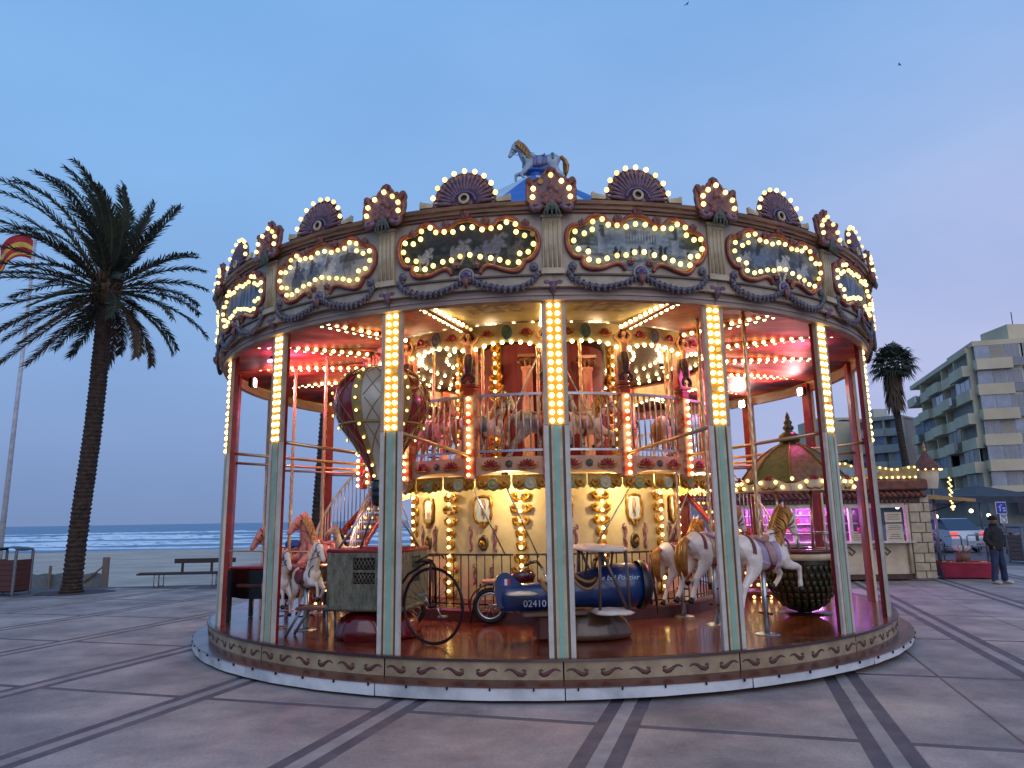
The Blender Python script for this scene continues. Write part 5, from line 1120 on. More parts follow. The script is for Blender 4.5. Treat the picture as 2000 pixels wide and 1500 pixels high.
for rz, w in ((0, .92), (90, .8), (180, .92), (-90, .8)):
    wins = [(-.14 - .0, .14, .30, .43), (-.14, .14, .46, .60)]
    o = wall_with_windows(w, .66, wins).build('wicker_side', M_wick, bk, (0, 0, .345), (0, 0, R(rz))); dd = .4 if rz in (0, 180) else .46
    o.location = (dd * math.sin(R(rz)), -dd * math.cos(R(rz)), .345)
    for x0, x1, z0, z1 in wins:
        for s in (-1, 1):
            for i in range(-2, 7):
                xa = x0 + (x1 - x0) * i / 6; xb = xa + s * (z1 - z0) * .6
                def clip(q, u): return max(x0, min(x1, q))
                f0 = 0; f1 = 1
                for (lim, sg2) in ((x0, 1), (x1, -1)): pass
                A = Vector((xa, -.005, z0)); B = Vector((xb, -.005, z1)); ts = [0, 1]
                for lim in (x0, x1):
                    if abs(xb - xa) > 1e-6:
                        t_ = (lim - xa) / (xb - xa)
                        if 0 < t_ < 1: ts.append(t_)
                ts.sort()
                for q in range(len(ts) - 1):
                    m_ = A.lerp(B, (ts[q] + ts[q + 1]) / 2)
                    if x0 < m_.x < x1 and ts[q + 1] - ts[q] > .1: MB().tube([A.lerp(B, ts[q]), A.lerp(B, ts[q + 1])], .006, 4).build('lattice_rod', M_wick, bk, o.location, o.rotation_euler)
    MB().box((0, .03, .45), (.30, .01, .34)).build('window_lining', pm('dark_red_lining', '3d1214', .5), bk, o.location, o.rotation_euler)
    MB().tube([(-w / 2 - .02, 0, .672), (w / 2 + .02, 0, .672)], .032, 8).build('rim', M_inner, bk, o.location, o.rotation_euler); MB().tube([(-w / 2 - .02, -.01, .02), (w / 2 + .02, -.01, .02)], .034, 8).build('foot_roll', M_wick, bk, o.location, o.rotation_euler)
for x in (-.45, .45):
    for y in (-.39, .39): MB().cyl((x, y, .34), (x, y, 1.01), .04, None, 10).build('corner_cane', M_wick, bk)
for x in (-.42, .42):
    for y in (-.32, .32): MB().tube([(x, y, 1.0), (x * .22, y * .25, 1.62)], .014, 8).build('stay', M_steel, bk)
MB().box((0, 0, .37), (.9, .76, .04)).build('floor', M_inner, bk)
mb = MB(); mb.tube([(0, 0, .002), (0, 0, .05), (0, 0, .2), (0, 0, .28), (0, 0, .32)], [(.52, .42), (.53, .43), (.48, .38), (.38, .3), (.2, .18)], 24, side=(1, 0, 0)); mb.tube([(-.1, -.38, .0), (-.1, -.43, .1), (-.1, -.40, .22), (-.1, -.33, .27)], [(.24, .06), (.23, .05), (.17, .05), (.12, .04)], 10, side=(1, 0, 0))
link('base', remesh(mb, .02, 4, 'base', pm('red_fibreglass', '6d1518', .22, coat=.5, scale=3)), bl)
# ------------------------------------------------------------------ wheels, text
M_tyre = pm('black_rubber', '141416', .6); M_rim = pm('polished_rim', 'c9c9cc', .2, .85)
def wheel(parent, c, r, tyre, spokes, mt, mr, name='wheel', ax=(0, 1, 0)):
    w = link(name, None, parent, c)
    MB().tube([(r * math.cos(t), 0, r * math.sin(t)) for t in [2 * math.pi * i / 40 for i in range(40)]], tyre, 8, closed=True, side=(0, 1, 0)).build('tyre', mt, w)
    MB().tube([((r - tyre * 1.1) * math.cos(t), 0, (r - tyre * 1.1) * math.sin(t)) for t in [2 * math.pi * i / 40 for i in range(40)]], tyre * .55, 6, closed=True, side=(0, 1, 0)).build('rim', mr, w)
    MB().cyl((0, -.05, 0), (0, .05, 0), max(.02, r * .07), None, 12).build('hub', mr, w)
    for i in range(spokes):
        a = 2 * math.pi * i / spokes; MB().tube([(.02 * math.cos(a + .5), .03 * (-1) ** i, .02 * math.sin(a + .5)), ((r - tyre) * math.cos(a), 0, (r - tyre) * math.sin(a))], .0028 if r > .3 else .0035, 4).build('spoke', mr, w)
    return w
def text_mesh(s, size, mat, shear=0.0):
    c = bpy.data.curves.new('lettering', 'FONT'); c.body = s; c.size = size; c.extrude = .002; c.shear = shear; c.align_x = 'CENTER'
    o = bpy.data.objects.new('lettering', c); COL.objects.link(o); dg = bpy.context.evaluated_depsgraph_get(); me = bpy.data.meshes.new_from_object(o.evaluated_get(dg)); bpy.data.objects.remove(o); me.materials.clear(); me.materials.append(mat); return me
# penny-farthing
pf = empty('penny_farthing', 'dark high-wheel bicycle with thin spoked wheel in front of the basket', 'bicycle', (-.93, 8.36, .378), (0, 0, R(-30)))
M_iron = pm('dark_maroon_iron', '2c1412', .35, .4)
wheel(pf, (0, 0, .425), .41, .014, 26, M_iron, M_iron, 'front_wheel'); wheel(pf, (-.78, .0, .17), .155, .012, 12, M_iron, M_iron, 'rear_wheel')
for s in (-1, 1): MB().tube([(0, s * .055, .42), (.0, s * .05, .84), (-.02, 0, .92)], .014, 8).build('fork', M_iron, pf)
MB().tube([(-.02, 0, .90), (-.12, 0, .88), (-.35, 0, .76), (-.58, 0, .48), (-.75, 0, .2)], .016, 8).build('backbone', M_iron, pf)
MB().tube([(-.02, -.24, .93), (.03, -.12, .98), (-.01, 0, .97), (.03, .12, .98), (-.02, .24, .93)], .011, 8).build('handlebar', M_iron, pf)
MB().tube([(-.22, 0, .90), (-.12, 0, .915), (-.04, 0, .92)], [(.07, .02), (.055, .02), (.02, .015)], 10, side=(0, 1, 0)).build('saddle', pm('saddle_leather', '3d2218', .45), pf)
for s in (-1, 1): MB().tube([(0, s * .06, .425), (.05 * s, s * .09, .425 - .13 * s)], .011, 6).build('crank', M_steel, pf); MB().box((.05 * s, s * .12, .425 - .13 * s), (.09, .07, .018)).build('pedal', M_steel, pf)
# motorcycle behind the aeroplane
mo = empty('motorcycle', 'maroon motorcycle with pink seat and chrome swing arm behind the blue aeroplane', 'motorcycle', (-.34, 9.92, .378), (0, 0, R(-4)))
M_mar = pm('maroon_enamel', '4a1220', .25, coat=.5)
wheel(mo, (0, 0, .235), .20, .032, 10, M_tyre, M_rim, 'rear_wheel'); wheel(mo, (.92, 0, .235), .20, .032, 10, M_tyre, M_rim, 'front_wheel')
MB().tube([(.27 * math.cos(t), 0, .235 + .27 * math.sin(t)) for t in [R(20 + 175 * i / 14) for i in range(15)]], (.06, .012), 8, side=(0, 1, 0)).build('rear_mudguard', M_mar, mo)
MB().tube([(.92 + .27 * math.cos(t), 0, .235 + .27 * math.sin(t)) for t in [R(20 + 140 * i / 14) for i in range(15)]], (.06, .012), 8, side=(0, 1, 0)).build('front_mudguard', M_mar, mo)
MB().tube([(-.1, 0, .55), (.06, 0, .545), (.22, 0, .535), (.30, 0, .55)], [(.06, .025), (.09, .04), (.08, .04), (.04, .02)], 12, side=(0, 1, 0)).build('seat', pm('salmon_seat', 'bf8a78', .5), mo)
MB().tube([(.24, 0, .55), (.36, 0, .60), (.5, 0, .62), (.6, 0, .58)], [(.05, .04), (.085, .09), (.09, .1), (.04, .05)], 12, side=(0, 1, 0)).build('tank', M_mar, mo)
for s in (-1, 1): MB().tube([(0, s * .07, .235), (.35, s * .07, .24), (.45, s * .06, .3)], .016, 8).build('swing_arm', M_rim, mo); MB().tube([(.92, s * .06, .235), (.8, s * .05, .5), (.70, s * .05, .72)], .016, 8).build('fork', M_rim, mo); MB().tube([(.70, 0, .72), (.64, s * .12, .80), (.54, s * .22, .79), (.48, s * .24, .76)], [.013, .013, .018, .018], 8).build('handlebar', M_black, mo)
MB().box((.42, 0, .33), (.3, .18, .22), 0, None, .04).build('engine', M_greymetal, mo); MB().tube([(-.12, -.02, .52), (-.2, -.03, .3), (-.26, -.05, .01)], .012, 6).build('rear_stand', M_black, mo)
# navy moped between basket and drum
sp = empty('moped', 'navy blue moped with clear windscreen above the high-wheel bicycle', 'moped', (-1.80, 10.1, .378), (0, 0, R(-24)))
M_navy = pm('navy_enamel', '14233f', .22, coat=.5)
wheel(sp, (-.35, 0, .22), .19, .03, 10, M_tyre, M_rim, 'rear_wheel'); wheel(sp, (.45, 0, .22), .19, .03, 10, M_tyre, M_rim, 'front_wheel')
MB().tube([(-.5, 0, .55), (-.3, 0, .58), (.0, 0, .56), (.2, 0, .66), (.28, 0, .78)], [(.06, .06), (.13, .14), (.13, .13), (.14, .13), (.08, .07)], 14, side=(0, 1, 0)).build('body', M_navy, sp)
MB().tube([(-.42, 0, .72), (-.2, 0, .71), (0, 0, .70)], [(.06, .03), (.1, .04), (.05, .03)], 10, side=(0, 1, 0)).build('seat', M_black, sp)
for s in (-1, 1): MB().tube([(.26, 0, .82), (.22, s * .12, .90), (.12, s * .22, .88)], .013, 8).build('handlebar', M_black, sp); MB().tube([(.45, s * .05, .22), (.30, s * .05, .78)], .016, 8).build('fork', M_rim, sp)
MB().tube([(.33, 0, .78), (.38, 0, .78)], [.06, .065], 14).build('headlamp', M_rim, sp)
MB().tube([(.34, 0, .84), (.30, 0, .92), (.24, 0, 1.0)], [(.10, .004), (.12, .004), (.08, .004)], 10, side=(0, 1, 0)).build('windscreen', pm('smoked_screen', '7f98a8', .1, coat=.5), sp)
# ------------------------------------------------------------------ blue biplane
pl = empty('toy_biplane', 'royal blue biplane ride numbered 02410 with white wings and tricolour tail fin', 'aeroplane', (-.20, 8.52, .378), (0, 0, R(9)))
M_pb = pm('royal_blue_enamel', '12366b', .3, coat=.3, var=.12, scale=4, col2='0c2650'); M_pw = pm('white_wing_paint', 'd2ccbd', .35, var=.08, scale=5)
mb = MB(); mb.tube([(.02, 0, .46), (.10, 0, .46), (.30, 0, .47), (.62, 0, .50), (.95, 0, .54), (1.28, 0, .57), (1.52, 0, .58), (1.66, 0, .58), (1.74, 0, .58)], [(.03, .13), (.06, .145), (.10, .15), (.16, .165), (.20, .195), (.24, .245), (.26, .265), (.235, .24), (.17, .17)], 28, side=(0, 1, 0)); mb.build('fuselage', M_pb, pl)
fin = smooth_path([(.0, .36), (-.04, .55), (-.02, .70), (.06, .76), (.14, .74), (.24, .65), (.36, .59), (.50, .60), (.40, .44)], 3)
MB().prism(fin, -.035, .035).build('tail_fin', M_pb, pl)
for i, cl in enumerate(('20409a', 'd8d8d8', 'b52033')): MB().box((.055 + i * .032, -.038, .655), (.031, .006, .07)).build('flag_stripe', pm('flag_stripe_' + str(i), cl, .5, var=0), pl)
def wing(x0, x1, y0, y1, z, th):
    mb = MB(); L = [(x0, 0), (x0 + .05, th), ((x0 + x1) / 2, th * 1.25), (x1 - .06, th * .9), (x1, .25 * th), (x1 - .05, -th * .5), ((x0 + x1) / 2, -th * .2), (x0 + .05, -th * .35)]; n = 10; vs = []
    for i in range(n + 1):
        f = i / n; e = 1 - .55 * max(0, abs(f - .5) * 2 - .72) / .28; cx = (x0 + x1) / 2
        vs += [(cx + (x - cx) * e, y0 + (y1 - y0) * f, z + q * e) for x, q in L]
    k = len(L); mb.add(vs, [(i * k + q, (i + 1) * k + q, (i + 1) * k + (q + 1) % k, i * k + (q + 1) % k) for i in range(n) for q in range(k)] + [tuple(range(k)), tuple(n * k + q for q in range(k))], 0, None, True); return mb
wing(.93, 1.46, -.60, .60, 1.0, .045).build('upper_wing', M_pw, pl); wing(1.0, 1.44, -.66, -.2, .33, .035).build('lower_wing', M_pw, pl); wing(1.0, 1.44, .2, .66, .33, .035).build('lower_wing', M_pw, pl)
wing(.06, .42, -.36, -.05, .535, .02).build('tailplane', M_pw, pl); wing(.06, .42, .05, .36, .535, .02).build('tailplane', M_pw, pl)
M_strut = pm('strut_brown', '5b4a44', .4)
for s in (-1, 1):
    for (x0, x1) in ((1.08, 1.06), (1.38, 1.40), (1.10, 1.38)): MB().tube([(x0, s * .5, 1.0), (x1, s * .5, .35)], .017, 8).build('strut', M_strut, pl)
    for x in (1.0, 1.3): MB().tube([(x, s * .14, .72), (x + .02, s * .2, 1.0)], .014, 8).build('cabane_strut', M_strut, pl)
def cockpit(cx, ln, w, top):
    pts = []; r_ = []
    for i in range(28):
        t = 2 * math.pi * i / 28; pts.append((cx + ln * math.cos(t), w * math.sin(t), top - .13 * abs(math.sin(t)) ** 1.5 + .01))
    MB().tube(pts, .02, 8, closed=True).build('cockpit_rim', pm('tan_leather_rim', '9a7546', .5), pl); MB().add(pts, [tuple(range(28))]).build('cockpit_shade_disc', M_dark, pl, (0, 0, -.004))  # flat dark sheet inside the rim imitates the shaded cockpit hollow
cockpit(.62, .13, .15, .675); cockpit(1.02, .17, .20, .765)
def side_shade_patch(x0, x1, depth, sgn):
    sec = [(.02, .46, .03, .13), (.10, .46, .06, .145), (.30, .47, .10, .15), (.62, .50, .16, .165), (.95, .54, .20, .195), (1.28, .57, .24, .245), (1.52, .58, .26, .265)]
    def surf(x, z, off):
        for k in range(len(sec) - 1):
            if sec[k][0] <= x <= sec[k + 1][0]: break
        f = (x - sec[k][0]) / (sec[k + 1][0] - sec[k][0]); zc, ry, rz = [sec[k][q] + (sec[k + 1][q] - sec[k][q]) * f for q in (1, 2, 3)]
        t = max(-1, min(1, (z - zc) / rz)); return (x, sgn * (ry * math.sqrt(max(0, 1 - t * t)) + off), z), zc + rz
    n = 14; rim = []; vs = []; fs = []
    for i in range(n + 1):
        f = i / n; x = x0 + (x1 - x0) * f; top = surf(x, .5, 0)[1]; zb = top - .012 - depth * math.sin(math.pi * f) ** .6
        rim.append(Vector(surf(x, zb, .008)[0]))
        for k in range(6): vs.append(surf(x, zb + (top - zb) * k / 5, .004)[0])
    fs = [(i * 6 + k, (i + 1) * 6 + k, (i + 1) * 6 + k + 1, i * 6 + k + 1) for i in range(n) for k in range(5)]
    MB().add(vs, fs, 0, None, True).build('cockpit_shade_patch', M_dark, pl, fix=False); MB().tube(rim, .018, 8).build('opening_rim', bpy.data.materials['tan_leather_rim'], pl)  # dark patch laid on the fuselage skin, shade of an opening as colour
for sgn in (-1, 1): side_shade_patch(.50, .76, .13, sgn); side_shade_patch(.86, 1.19, .17, sgn)
MB().tube([(1.13, 0, .78), (1.16, 0, .88), (1.19, 0, .90)], [(.10, .006), (.10, .006), (.06, .005)], 8, side=(0, 1, 0)).build('windshield', pm('dark_screen', '23262c', .2), pl)
MB().lathe([(.275, 0), (.285, .04), (.26, .10), (.2, .13), (.08, .13), (.05, .20), (.001, .22)], 24, 0, Matrix.Translation((1.66, 0, .58)) @ Matrix.Rotation(R(90), 4, 'Y')).build('cowling', pm('black_cowling', '1a1517', .35), pl)
for s in (-1, 1): MB().tube([(1.86, 0, .58), (1.87, s * .05, .58 + s * .15), (1.865, s * .08, .58 + s * .34)], [(.03, .012), (.045, .010), (.02, .006)], 8).build('propeller_blade', pm('prop_wood', '4b2f20', .35), pl)
tx = text_mesh('02410', .105, pm('stencil_white', 'b9c2cf', .6, var=0)); o = link('lettering', tx, pl, (.40, -.145, .385), (R(86), 0, R(-9)))
tx2 = text_mesh('Le bel Pontier', .085, pm('script_white', 'a9bcd6', .5, var=0), .3); link('lettering', tx2, pl, (1.36, -.245, .66), (R(70), 0, R(-3)))
MB().box((.62, 0, .305), (.75, .46, .045), 0, None, .01).build('step_board', pm('step_board_brown', '77594c', .5), pl)
mb = MB(); mb.tube([(0, 0, .002), (0, 0, .06), (0, 0, .18), (0, 0, .26), (0, 0, .30)], [(.48, .26), (.50, .28), (.44, .25), (.34, .2), (.2, .12)], 24, 0, Matrix.Translation((1.08, 0, 0)), side=(1, 0, 0)); link('base', remesh(mb, .02, 3, 'base', pm('tan_fibreglass', '5e4632', .3, coat=.4, scale=3)), pl)
MB().box((.5, 0, .15), (.16, .3, .29), 0, None, .03).build('pedestal', pm('dull_red_base', '5a2a20', .4), pl)
# ------------------------------------------------------------------ bowl gondola with domed canopy
q = cw(57.8, 4.22, .378); bg_ = empty('bowl_gondola', 'scaly green bowl gondola with domed canopy and bulb-lit scalloped valance', 'gondola', q, (0, 0, R(20)))
M_bowl = pm('dark_scale_green', '2b2b1a', .35, .2, var=.3, scale=12, col2='181a10'); M_scale = pm('bronzed_scale', '4a4526', .35, .35, var=.3, scale=20, col2='2a2715')
bowl = [(.05, .04), (.16, .06), (.28, .13), (.37, .24), (.44, .38), (.475, .53), (.485, .68), (.48, .76)]
MB().lathe(smooth_path(bowl, 3), 36).build('bowl', M_bowl, bg_)
scv = MB()
scale_me = MB().tube([(0, -.004, .045), (0, -.012, .02), (0, -.016, -.02), (0, -.006, -.05)], [(.03, .006), (.036, .008), (.032, .008), (.004, .003)], 7, side=(1, 0, 0)).mesh('scale', M_scale)
nsc = 0
for row in range(9):
    f = .12 + .8 * row / 9; bb_ = smooth_path(bowl, 6); i = int(f * (len(bb_) - 2)); r, z = bb_[i]; r2, z2 = bb_[i + 1]; sl = math.atan2(r2 - r, z2 - z); n = max(10, int(r * 2 * math.pi / .085))
    for k in range(n):
        a = 360 * (k + .5 * (row % 2)) / n; o = link('scale', scale_me, bg_, pol(a, r + .004, z), (-sl * .0, 0, R(a)), (.9, 1, 1)); o.rotation_euler = Euler((sl, 0, R(a)))
for k in range(8): a = 45 * k + 10; MB().tube([pol(a, r + .012, z) for r, z in smooth_path(bowl, 2)], .014, 6).build('bowl_rib', pm('copper_rib', '5c3018', .35, .4), bg_)
MB().lathe([(.47, .74), (.52, .74), (.53, .78), (.525, .83), (.47, .83)], 36).build('rim', M_cream, bg_); MB().lathe([(.40, .83), (.53, .83), (.545, .86), (.53, .885), (.40, .885), (.36, .7), (.001, .6)], 36).build('seat_ring', pm('cherry_seat', '5e2216', .3, coat=.4), bg_)
MB().tube([pol(i * 10, .50, 1.10) for i in range(30)], .012, 8).build('hand_rail', M_steel, bg_)
for i in range(8): MB().cyl(pol(45 * i + 5, .5, .88), pol(45 * i + 5, .5, 1.10), .009, None, 6).build('rail_post', M_steel, bg_)
for i in range(4): MB().cyl(pol(90 * i + 25, .49, .88), pol(90 * i + 25, .60, 1.80), .02, None, 10).build('canopy_post', M_brass, bg_)
MB().lathe([(.10, .0), (.10, .04), (.001, .04)], 16).build('foot', M_black, bg_); MB().lathe([(.001, .012), (.36, .010), (.37, .002)], 28).build('foot_plate', pm('plate_dark', '2b1410', .3), bg_)
dome = smooth_path([(.76, 1.80), (.66, 1.93), (.54, 2.08), (.40, 2.21), (.26, 2.31), (.14, 2.37), (.10, 2.40)], 3)
for k in range(8):
    a0, a1 = R(45 * k + 2), R(45 * k + 47); mb = MB(); vs = []
    for i in range(7):
        a = a0 + (a1 - a0) * i / 6; sag = 1 - .07 * math.sin(math.pi * i / 6)
        vs += [(r * sag * math.sin(a), -r * sag * math.cos(a), z) for r, z in dome]
    L = len(dome); mb.add(vs, [(i * L + q2, (i + 1) * L + q2, (i + 1) * L + q2 + 1, i * L + q2 + 1) for i in range(6) for q2 in range(L - 1)], 0, None, True); mb.build('canopy_gore', pm('brocade_%d' % k, ['5b6b3f', '8d6a45', '7a5a5a'][k % 3], .45, var=.35, scale=16, col2=['3c4a2a', '5f4a2a', '5a3844'][k % 3]), bg_, fix=False)
    MB().tube([((r + .012) * math.sin(a0), -(r + .012) * math.cos(a0), z) for r, z in dome], .016, 6).build('canopy_rib', pm('gilt_rib', '8d6a32', .35, .4), bg_)
MB().lathe([(.001, 2.36), (.12, 2.38), (.155, 2.44), (.14, 2.51), (.08, 2.55), (.05, 2.57), (.075, 2.60), (.08, 2.63), (.045, 2.66), (.06, 2.69), (.055, 2.715), (.03, 2.74), (.035, 2.77), (.02, 2.82), (.001, 2.86)], 20).build('finial', pm('bronze_green_finial', '4c4a34', .35, .4, scale=14), bg_)
M_val = pm('ivory_valance', 'cfc0a4', .4, var=.12)
for k in range(8):
    am = 45 * k + 24.5; W2 = .31; wv = [(-W2, 0), (W2, 0)] + [(W2 * (1 - 2 * i / 16), .10 + .085 * (.5 + .5 * math.cos(2 * math.pi * (i / 16 - .5))) ** 1.3) for i in range(17)]
    vl = MB().prism(wv, 0, -.02).build('valance_panel', M_val, bg_, pol(am, .735, 1.68), (0, 0, R(am)))
    link('carved_shell', redshell_me, vl, (0, -.02, .15), (0, 0, 0), .8); link('carved_scroll', scr_me, vl, (0, -.02, .1), (0, 0, 0), 1.2)
    for x, z in ((-.2, .05), (.2, .05), (-.11, .12), (.11, .12), (-.30, .16)): MB().sphere((x, -.045, z), .027, 8, 6).build('bulb', M_bulb, vl)
# ------------------------------------------------------------------ kiosk
k_ = empty('snack_kiosk', 'cream snack kiosk with purple lit counter, tiled eaves and bulb-edged sign', 'kiosk', (8.6, 19.3, 0), (0, 0, R(-3)))
M_kw = pm('kiosk_cream', 'c9bda6', .5, var=.12, scale=2, col2='a89c86'); M_stone = pm('stone_block', 'bdb095', .7, var=.18, scale=6, bump=.3, col2='9a8e76'); M_tile = pm('terracotta_tile', '7a4636', .6, var=.25, scale=8, col2='4f2b22'); M_kframe = pm('white_frame', 'cfcabd', .4)
M_purple = em('purple_tube', (.62, .12, 1.0), 9); M_kint = pm('kiosk_interior', 'a08aa8', .6)
W0, W1, D = -2.6, 1.75, 2.2
MB().box(((W0 + W1) / 2, D / 2, .56), (W1 - W0, D, .78)).build('counter_wall', M_kw, k_); MB().box(((W0 + W1) / 2, D / 2 - .02, .10), (W1 - W0 + .1, D, .12)).build('chassis', pm('chassis_brown', '4b3426', .6), k_)
MB().box(((W0 + W1) / 2, -.12, .985), (W1 - W0 + .05, .34, .05), 0, None, .01).build('counter_shelf', M_kframe, k_)
MB().box(((W0 + W1) / 2, D, 1.4), (W1 - W0, .06, 1.1)).build('back_wall', M_kint, k_); MB().box(((W0 + W1) / 2, D / 2, 2.0), (W1 - W0, D, .08)).build('ceiling', M_kint, k_); MB().box((W0 + .03, D / 2, 1.4), (.06, D, 1.1)).build('side_wall', M_kw, k_)
for x in (W0 + .05, -1.2, .25, W1 - .05): MB().box((x, -.02, 1.45), (.09, .09, .95)).build('window_post', M_kframe, k_)
MB().box(((W0 + W1) / 2, -.03, 1.93), (W1 - W0 + .1, .12, .12)).build('lintel', M_kframe, k_)
for z in (1.2, 1.45, 1.7): MB().box((-.6, D - .2, z), (3.6, .3, .03)).build('shelf', M_kframe, k_)
rng = random.Random(11)
for i in range(44):
    x = -2.3 + .085 * i; z = (1.215, 1.465, 1.715)[i % 3]; h = rng.uniform(.1, .19); col = ['c85a6a', 'd98ab0', 'e0c0a0', '8a5ac8', 'c84a3a', 'e6d6e0'][i % 6]
    MB().lathe([(.001, 0), (.045, 0), (.05, h * .6), (.03, h), (.001, h)], 8, 0, Matrix.Translation((x, D - .2, z))).build('sweet_jar', pm('sweets_%d' % (i % 6), col, .35) if i < 6 else bpy.data.materials['sweets_%d' % (i % 6)], k_)
MB().cyl((-2.2, .5, 1.92), (1.0, .5, 1.92), .02, None, 8).build('purple_tube', M_purple, k_); MB().cyl((-2.2, D - .1, 1.9), (1.0, D - .1, 1.9), .02, None, 8).build('purple_tube', M_purple, k_)
point_light('purple_glow', (-.5, 1.0, 1.75), 140, (.85, .26, 1.0), .1, k_); point_light('purple_glow', (-1.9, .9, 1.7), 110, (.85, .26, 1.0), .1, k_)
MB().cyl((W0 - .12, -.12, .95), (W0 - .12, -.12, 2.0), .035, None, 8).build('purple_tube', M_purple, k_)
sign_m = pm('menu_card', 'bdb59c', .6, var=.05)
for i, (x, z, w, h) in enumerate(((1.33, 1.62, .42, .26), (1.33, 1.35, .42, .2), (1.33, 1.12, .44, .24), (.35, 1.1, .3, .22))):
    c = MB().box((x, -.09, z), (w, .015, h)).build('menu_card', sign_m, k_)
    for j in range(3): MB().box((x, -.1, z + h * (.25 - .22 * j)), (w * rng.uniform(.5, .8), .004, .014)).build('menu_line', M_brown, c)
# tiled eaves and dentil strip, quoins
for i in range(34):
    x = W0 - .15 + (W1 - W0 + .5) * i / 33; MB().tube([(x, .25, 2.36), (x, -.28, 2.16)], [.055, .06], 6).build('roof_tile', M_tile, k_)
MB().box(((W0 + W1) / 2 + .08, .1, 2.06), (W1 - W0 + .4, .5, .14)).build('eaves', pm('eaves_brown', '4a3029', .6), k_)
for i in range(38): x = W0 + (W1 - W0) * i / 37; MB().box((x, -.17, 2.03), (.06, .05, .05)).build('dentil', pm('dentil_red', '6d3a30', .5) if i == 0 else bpy.data.materials['dentil_red'], k_)
row = 0; z = .06
for hh in (.19, .21, .24, .27, .25, .26, .27, .24, .20):
    off = .12 if row % 2 else 0
    for x0, x1 in ((W1, W1 + .24 + off), (W1 + .26 + off, W1 + .52)): MB().box(((x0 + x1) / 2, .06, z + hh / 2 - .008), (x1 - x0, .36, hh - .016), 0, None, .012).build('stone_block', M_stone, k_)
    z += hh; row += 1
MB().box((W1 + .26, .08, 1.04), (.5, .3, 1.95)).build('pier_core', M_brown, k_)
MB().tube([(W1 - .06, -.06, .2), (W1 - .06, -.06, 2.0)], .05, 8).build('rope_column', M_kw, k_)
# carved scroll on the counter front
for s in (0, 1): MB().tube([(-.1 + .9 * s, -.02, .82), (.15 + .9 * s, -.03, .86), (.3 + .9 * s, -.03, .74), (.2 + .9 * s, -.03, .66), (.14 + .9 * s, -.03, .74)], .018, 6).build('painted_scroll', pm('scroll_green', '4c5238', .5) if s == 0 else bpy.data.materials['scroll_green'], k_)
# sign board with bulbs
def lump(x): return .30 + .13 * math.exp(-((x - .0) / .35) ** 2) + .03 * math.cos(x * 7)
sg = [(-1.9, 0), (1.9, 0)] + [(1.9 - 3.8 * i / 30, lump(1.9 - 3.8 * i / 30)) for i in range(31)]
sb = MB().prism(sg, 0, -.06).build('sign_board', pm('sign_gold', 'a08a56', .5, var=.2), k_, (.15, -.05, 2.62)); MB().prism([(.95 * math.cos(t), .2 + .12 * math.sin(t)) for t in [2 * math.pi * i / 30 for i in range(30)]], -.061, -.07).build('sign_picture', pm('sign_sea_blue', '4a7088', .4, var=.4, scale=3, col2='8aa2a8'), sb)
for i in range(26): x = -1.85 + 3.7 * i / 25; MB().sphere((x, -.09, lump(x) - .035), .032, 7, 5).build('bulb', M_bulb, sb); MB().sphere((x, -.09, .03), .032, 7, 5).build('bulb', M_bulb, sb)
MB().box((.1, .6, 2.45), (4.4, 1.5, .30), 0, None, .05).build('roof', M_tile, k_)
# corner turret
tu = link('turret', None, k_, (2.42, .1, 2.5), (0, 0, 0), .78); MB().lathe([(.28, -.2), (.34, .1), (.36, .42), (.30, .45)], 14).build('drum', M_kw, tu); MB().lathe([(.50, .46), (.40, .56), (.26, .74), (.12, .95), (.05, 1.08), (.001, 1.1)], 12, smooth=False).build('turret_roof', M_tile, tu); MB().lathe([(.05, 1.06), (.07, 1.14), (.03, 1.2), (.05, 1.25), (.001, 1.4)], 10).build('finial', M_gold, tu)
for i in range(12): MB().sphere((.45 * math.cos(R(30 * i)), .45 * math.sin(R(30 * i)), .44), .032, 7, 5).build('bulb', M_bulb, tu)
for i in range(16): MB().sphere((.66 + .015 * math.sin(i * 2.1) * 3, -.1, .15 - i * .07), .034, 7, 5).build('bulb', M_bulb, tu)
aw = MB(); aw.add([(2.2, -.1, 2.2), (2.3, 1.6, 2.3), (3.5, 1.5, 2.12), (3.45, -.15, 2.06)], [(0, 1, 2, 3)]); aw.add([(2.2, -.1, 2.2), (3.45, -.15, 2.06), (3.45, -.15, 1.98), (2.2, -.1, 2.08)], [(0, 1, 2, 3)]); aw.build('awning', pm('ochre_awning', 'a98a56', .7, scale=3), k_, fix=False)
MB().tube([(2.35, 0, 1.75), (3.4, -.1, 2.05)], .018, 6).build('awning_arm', M_dark, k_); MB().cyl((2.6, .3, 0), (2.6, .3, 2.5), .04, None, 10).build('lamp_post', M_greymetal, k_)
# ------------------------------------------------------------------ pink sweet trough
pt = empty('sweet_trough', 'pink fabric trough of small toys with brown bucket on top', 'trough', (11.95, 19.7, 0), (0, 0, R(-14)))
mb = MB(); mb.add([(-.6, -.4, .04), (.62, -.4, .04), (.62, .4, .04), (-.6, .4, .04), (-.7, -.48, .42), (.72, -.48, .42), (.72, .48, .42), (-.7, .48, .42)], [(0, 1, 2, 3), (0, 1, 5, 4), (1, 2, 6, 5), (2, 3, 7, 6), (3, 0, 4, 7)]); mb.build('trough', pm('pink_fabric', 'a82a4a', .6, scale=4, bump=.3), pt)
MB().tube([(-.7, -.48, .42), (.72, -.48, .42), (.72, .48, .42), (-.7, .48, .42)], .025, 6, closed=True).build('rim', pm('rim_coral', 'c05a5a', .5), pt)
MB().box((0, 0, .36), (1.3, .86, .04)).build('tray', pm('tray_cream', 'b8a486', .7, scale=12), pt)
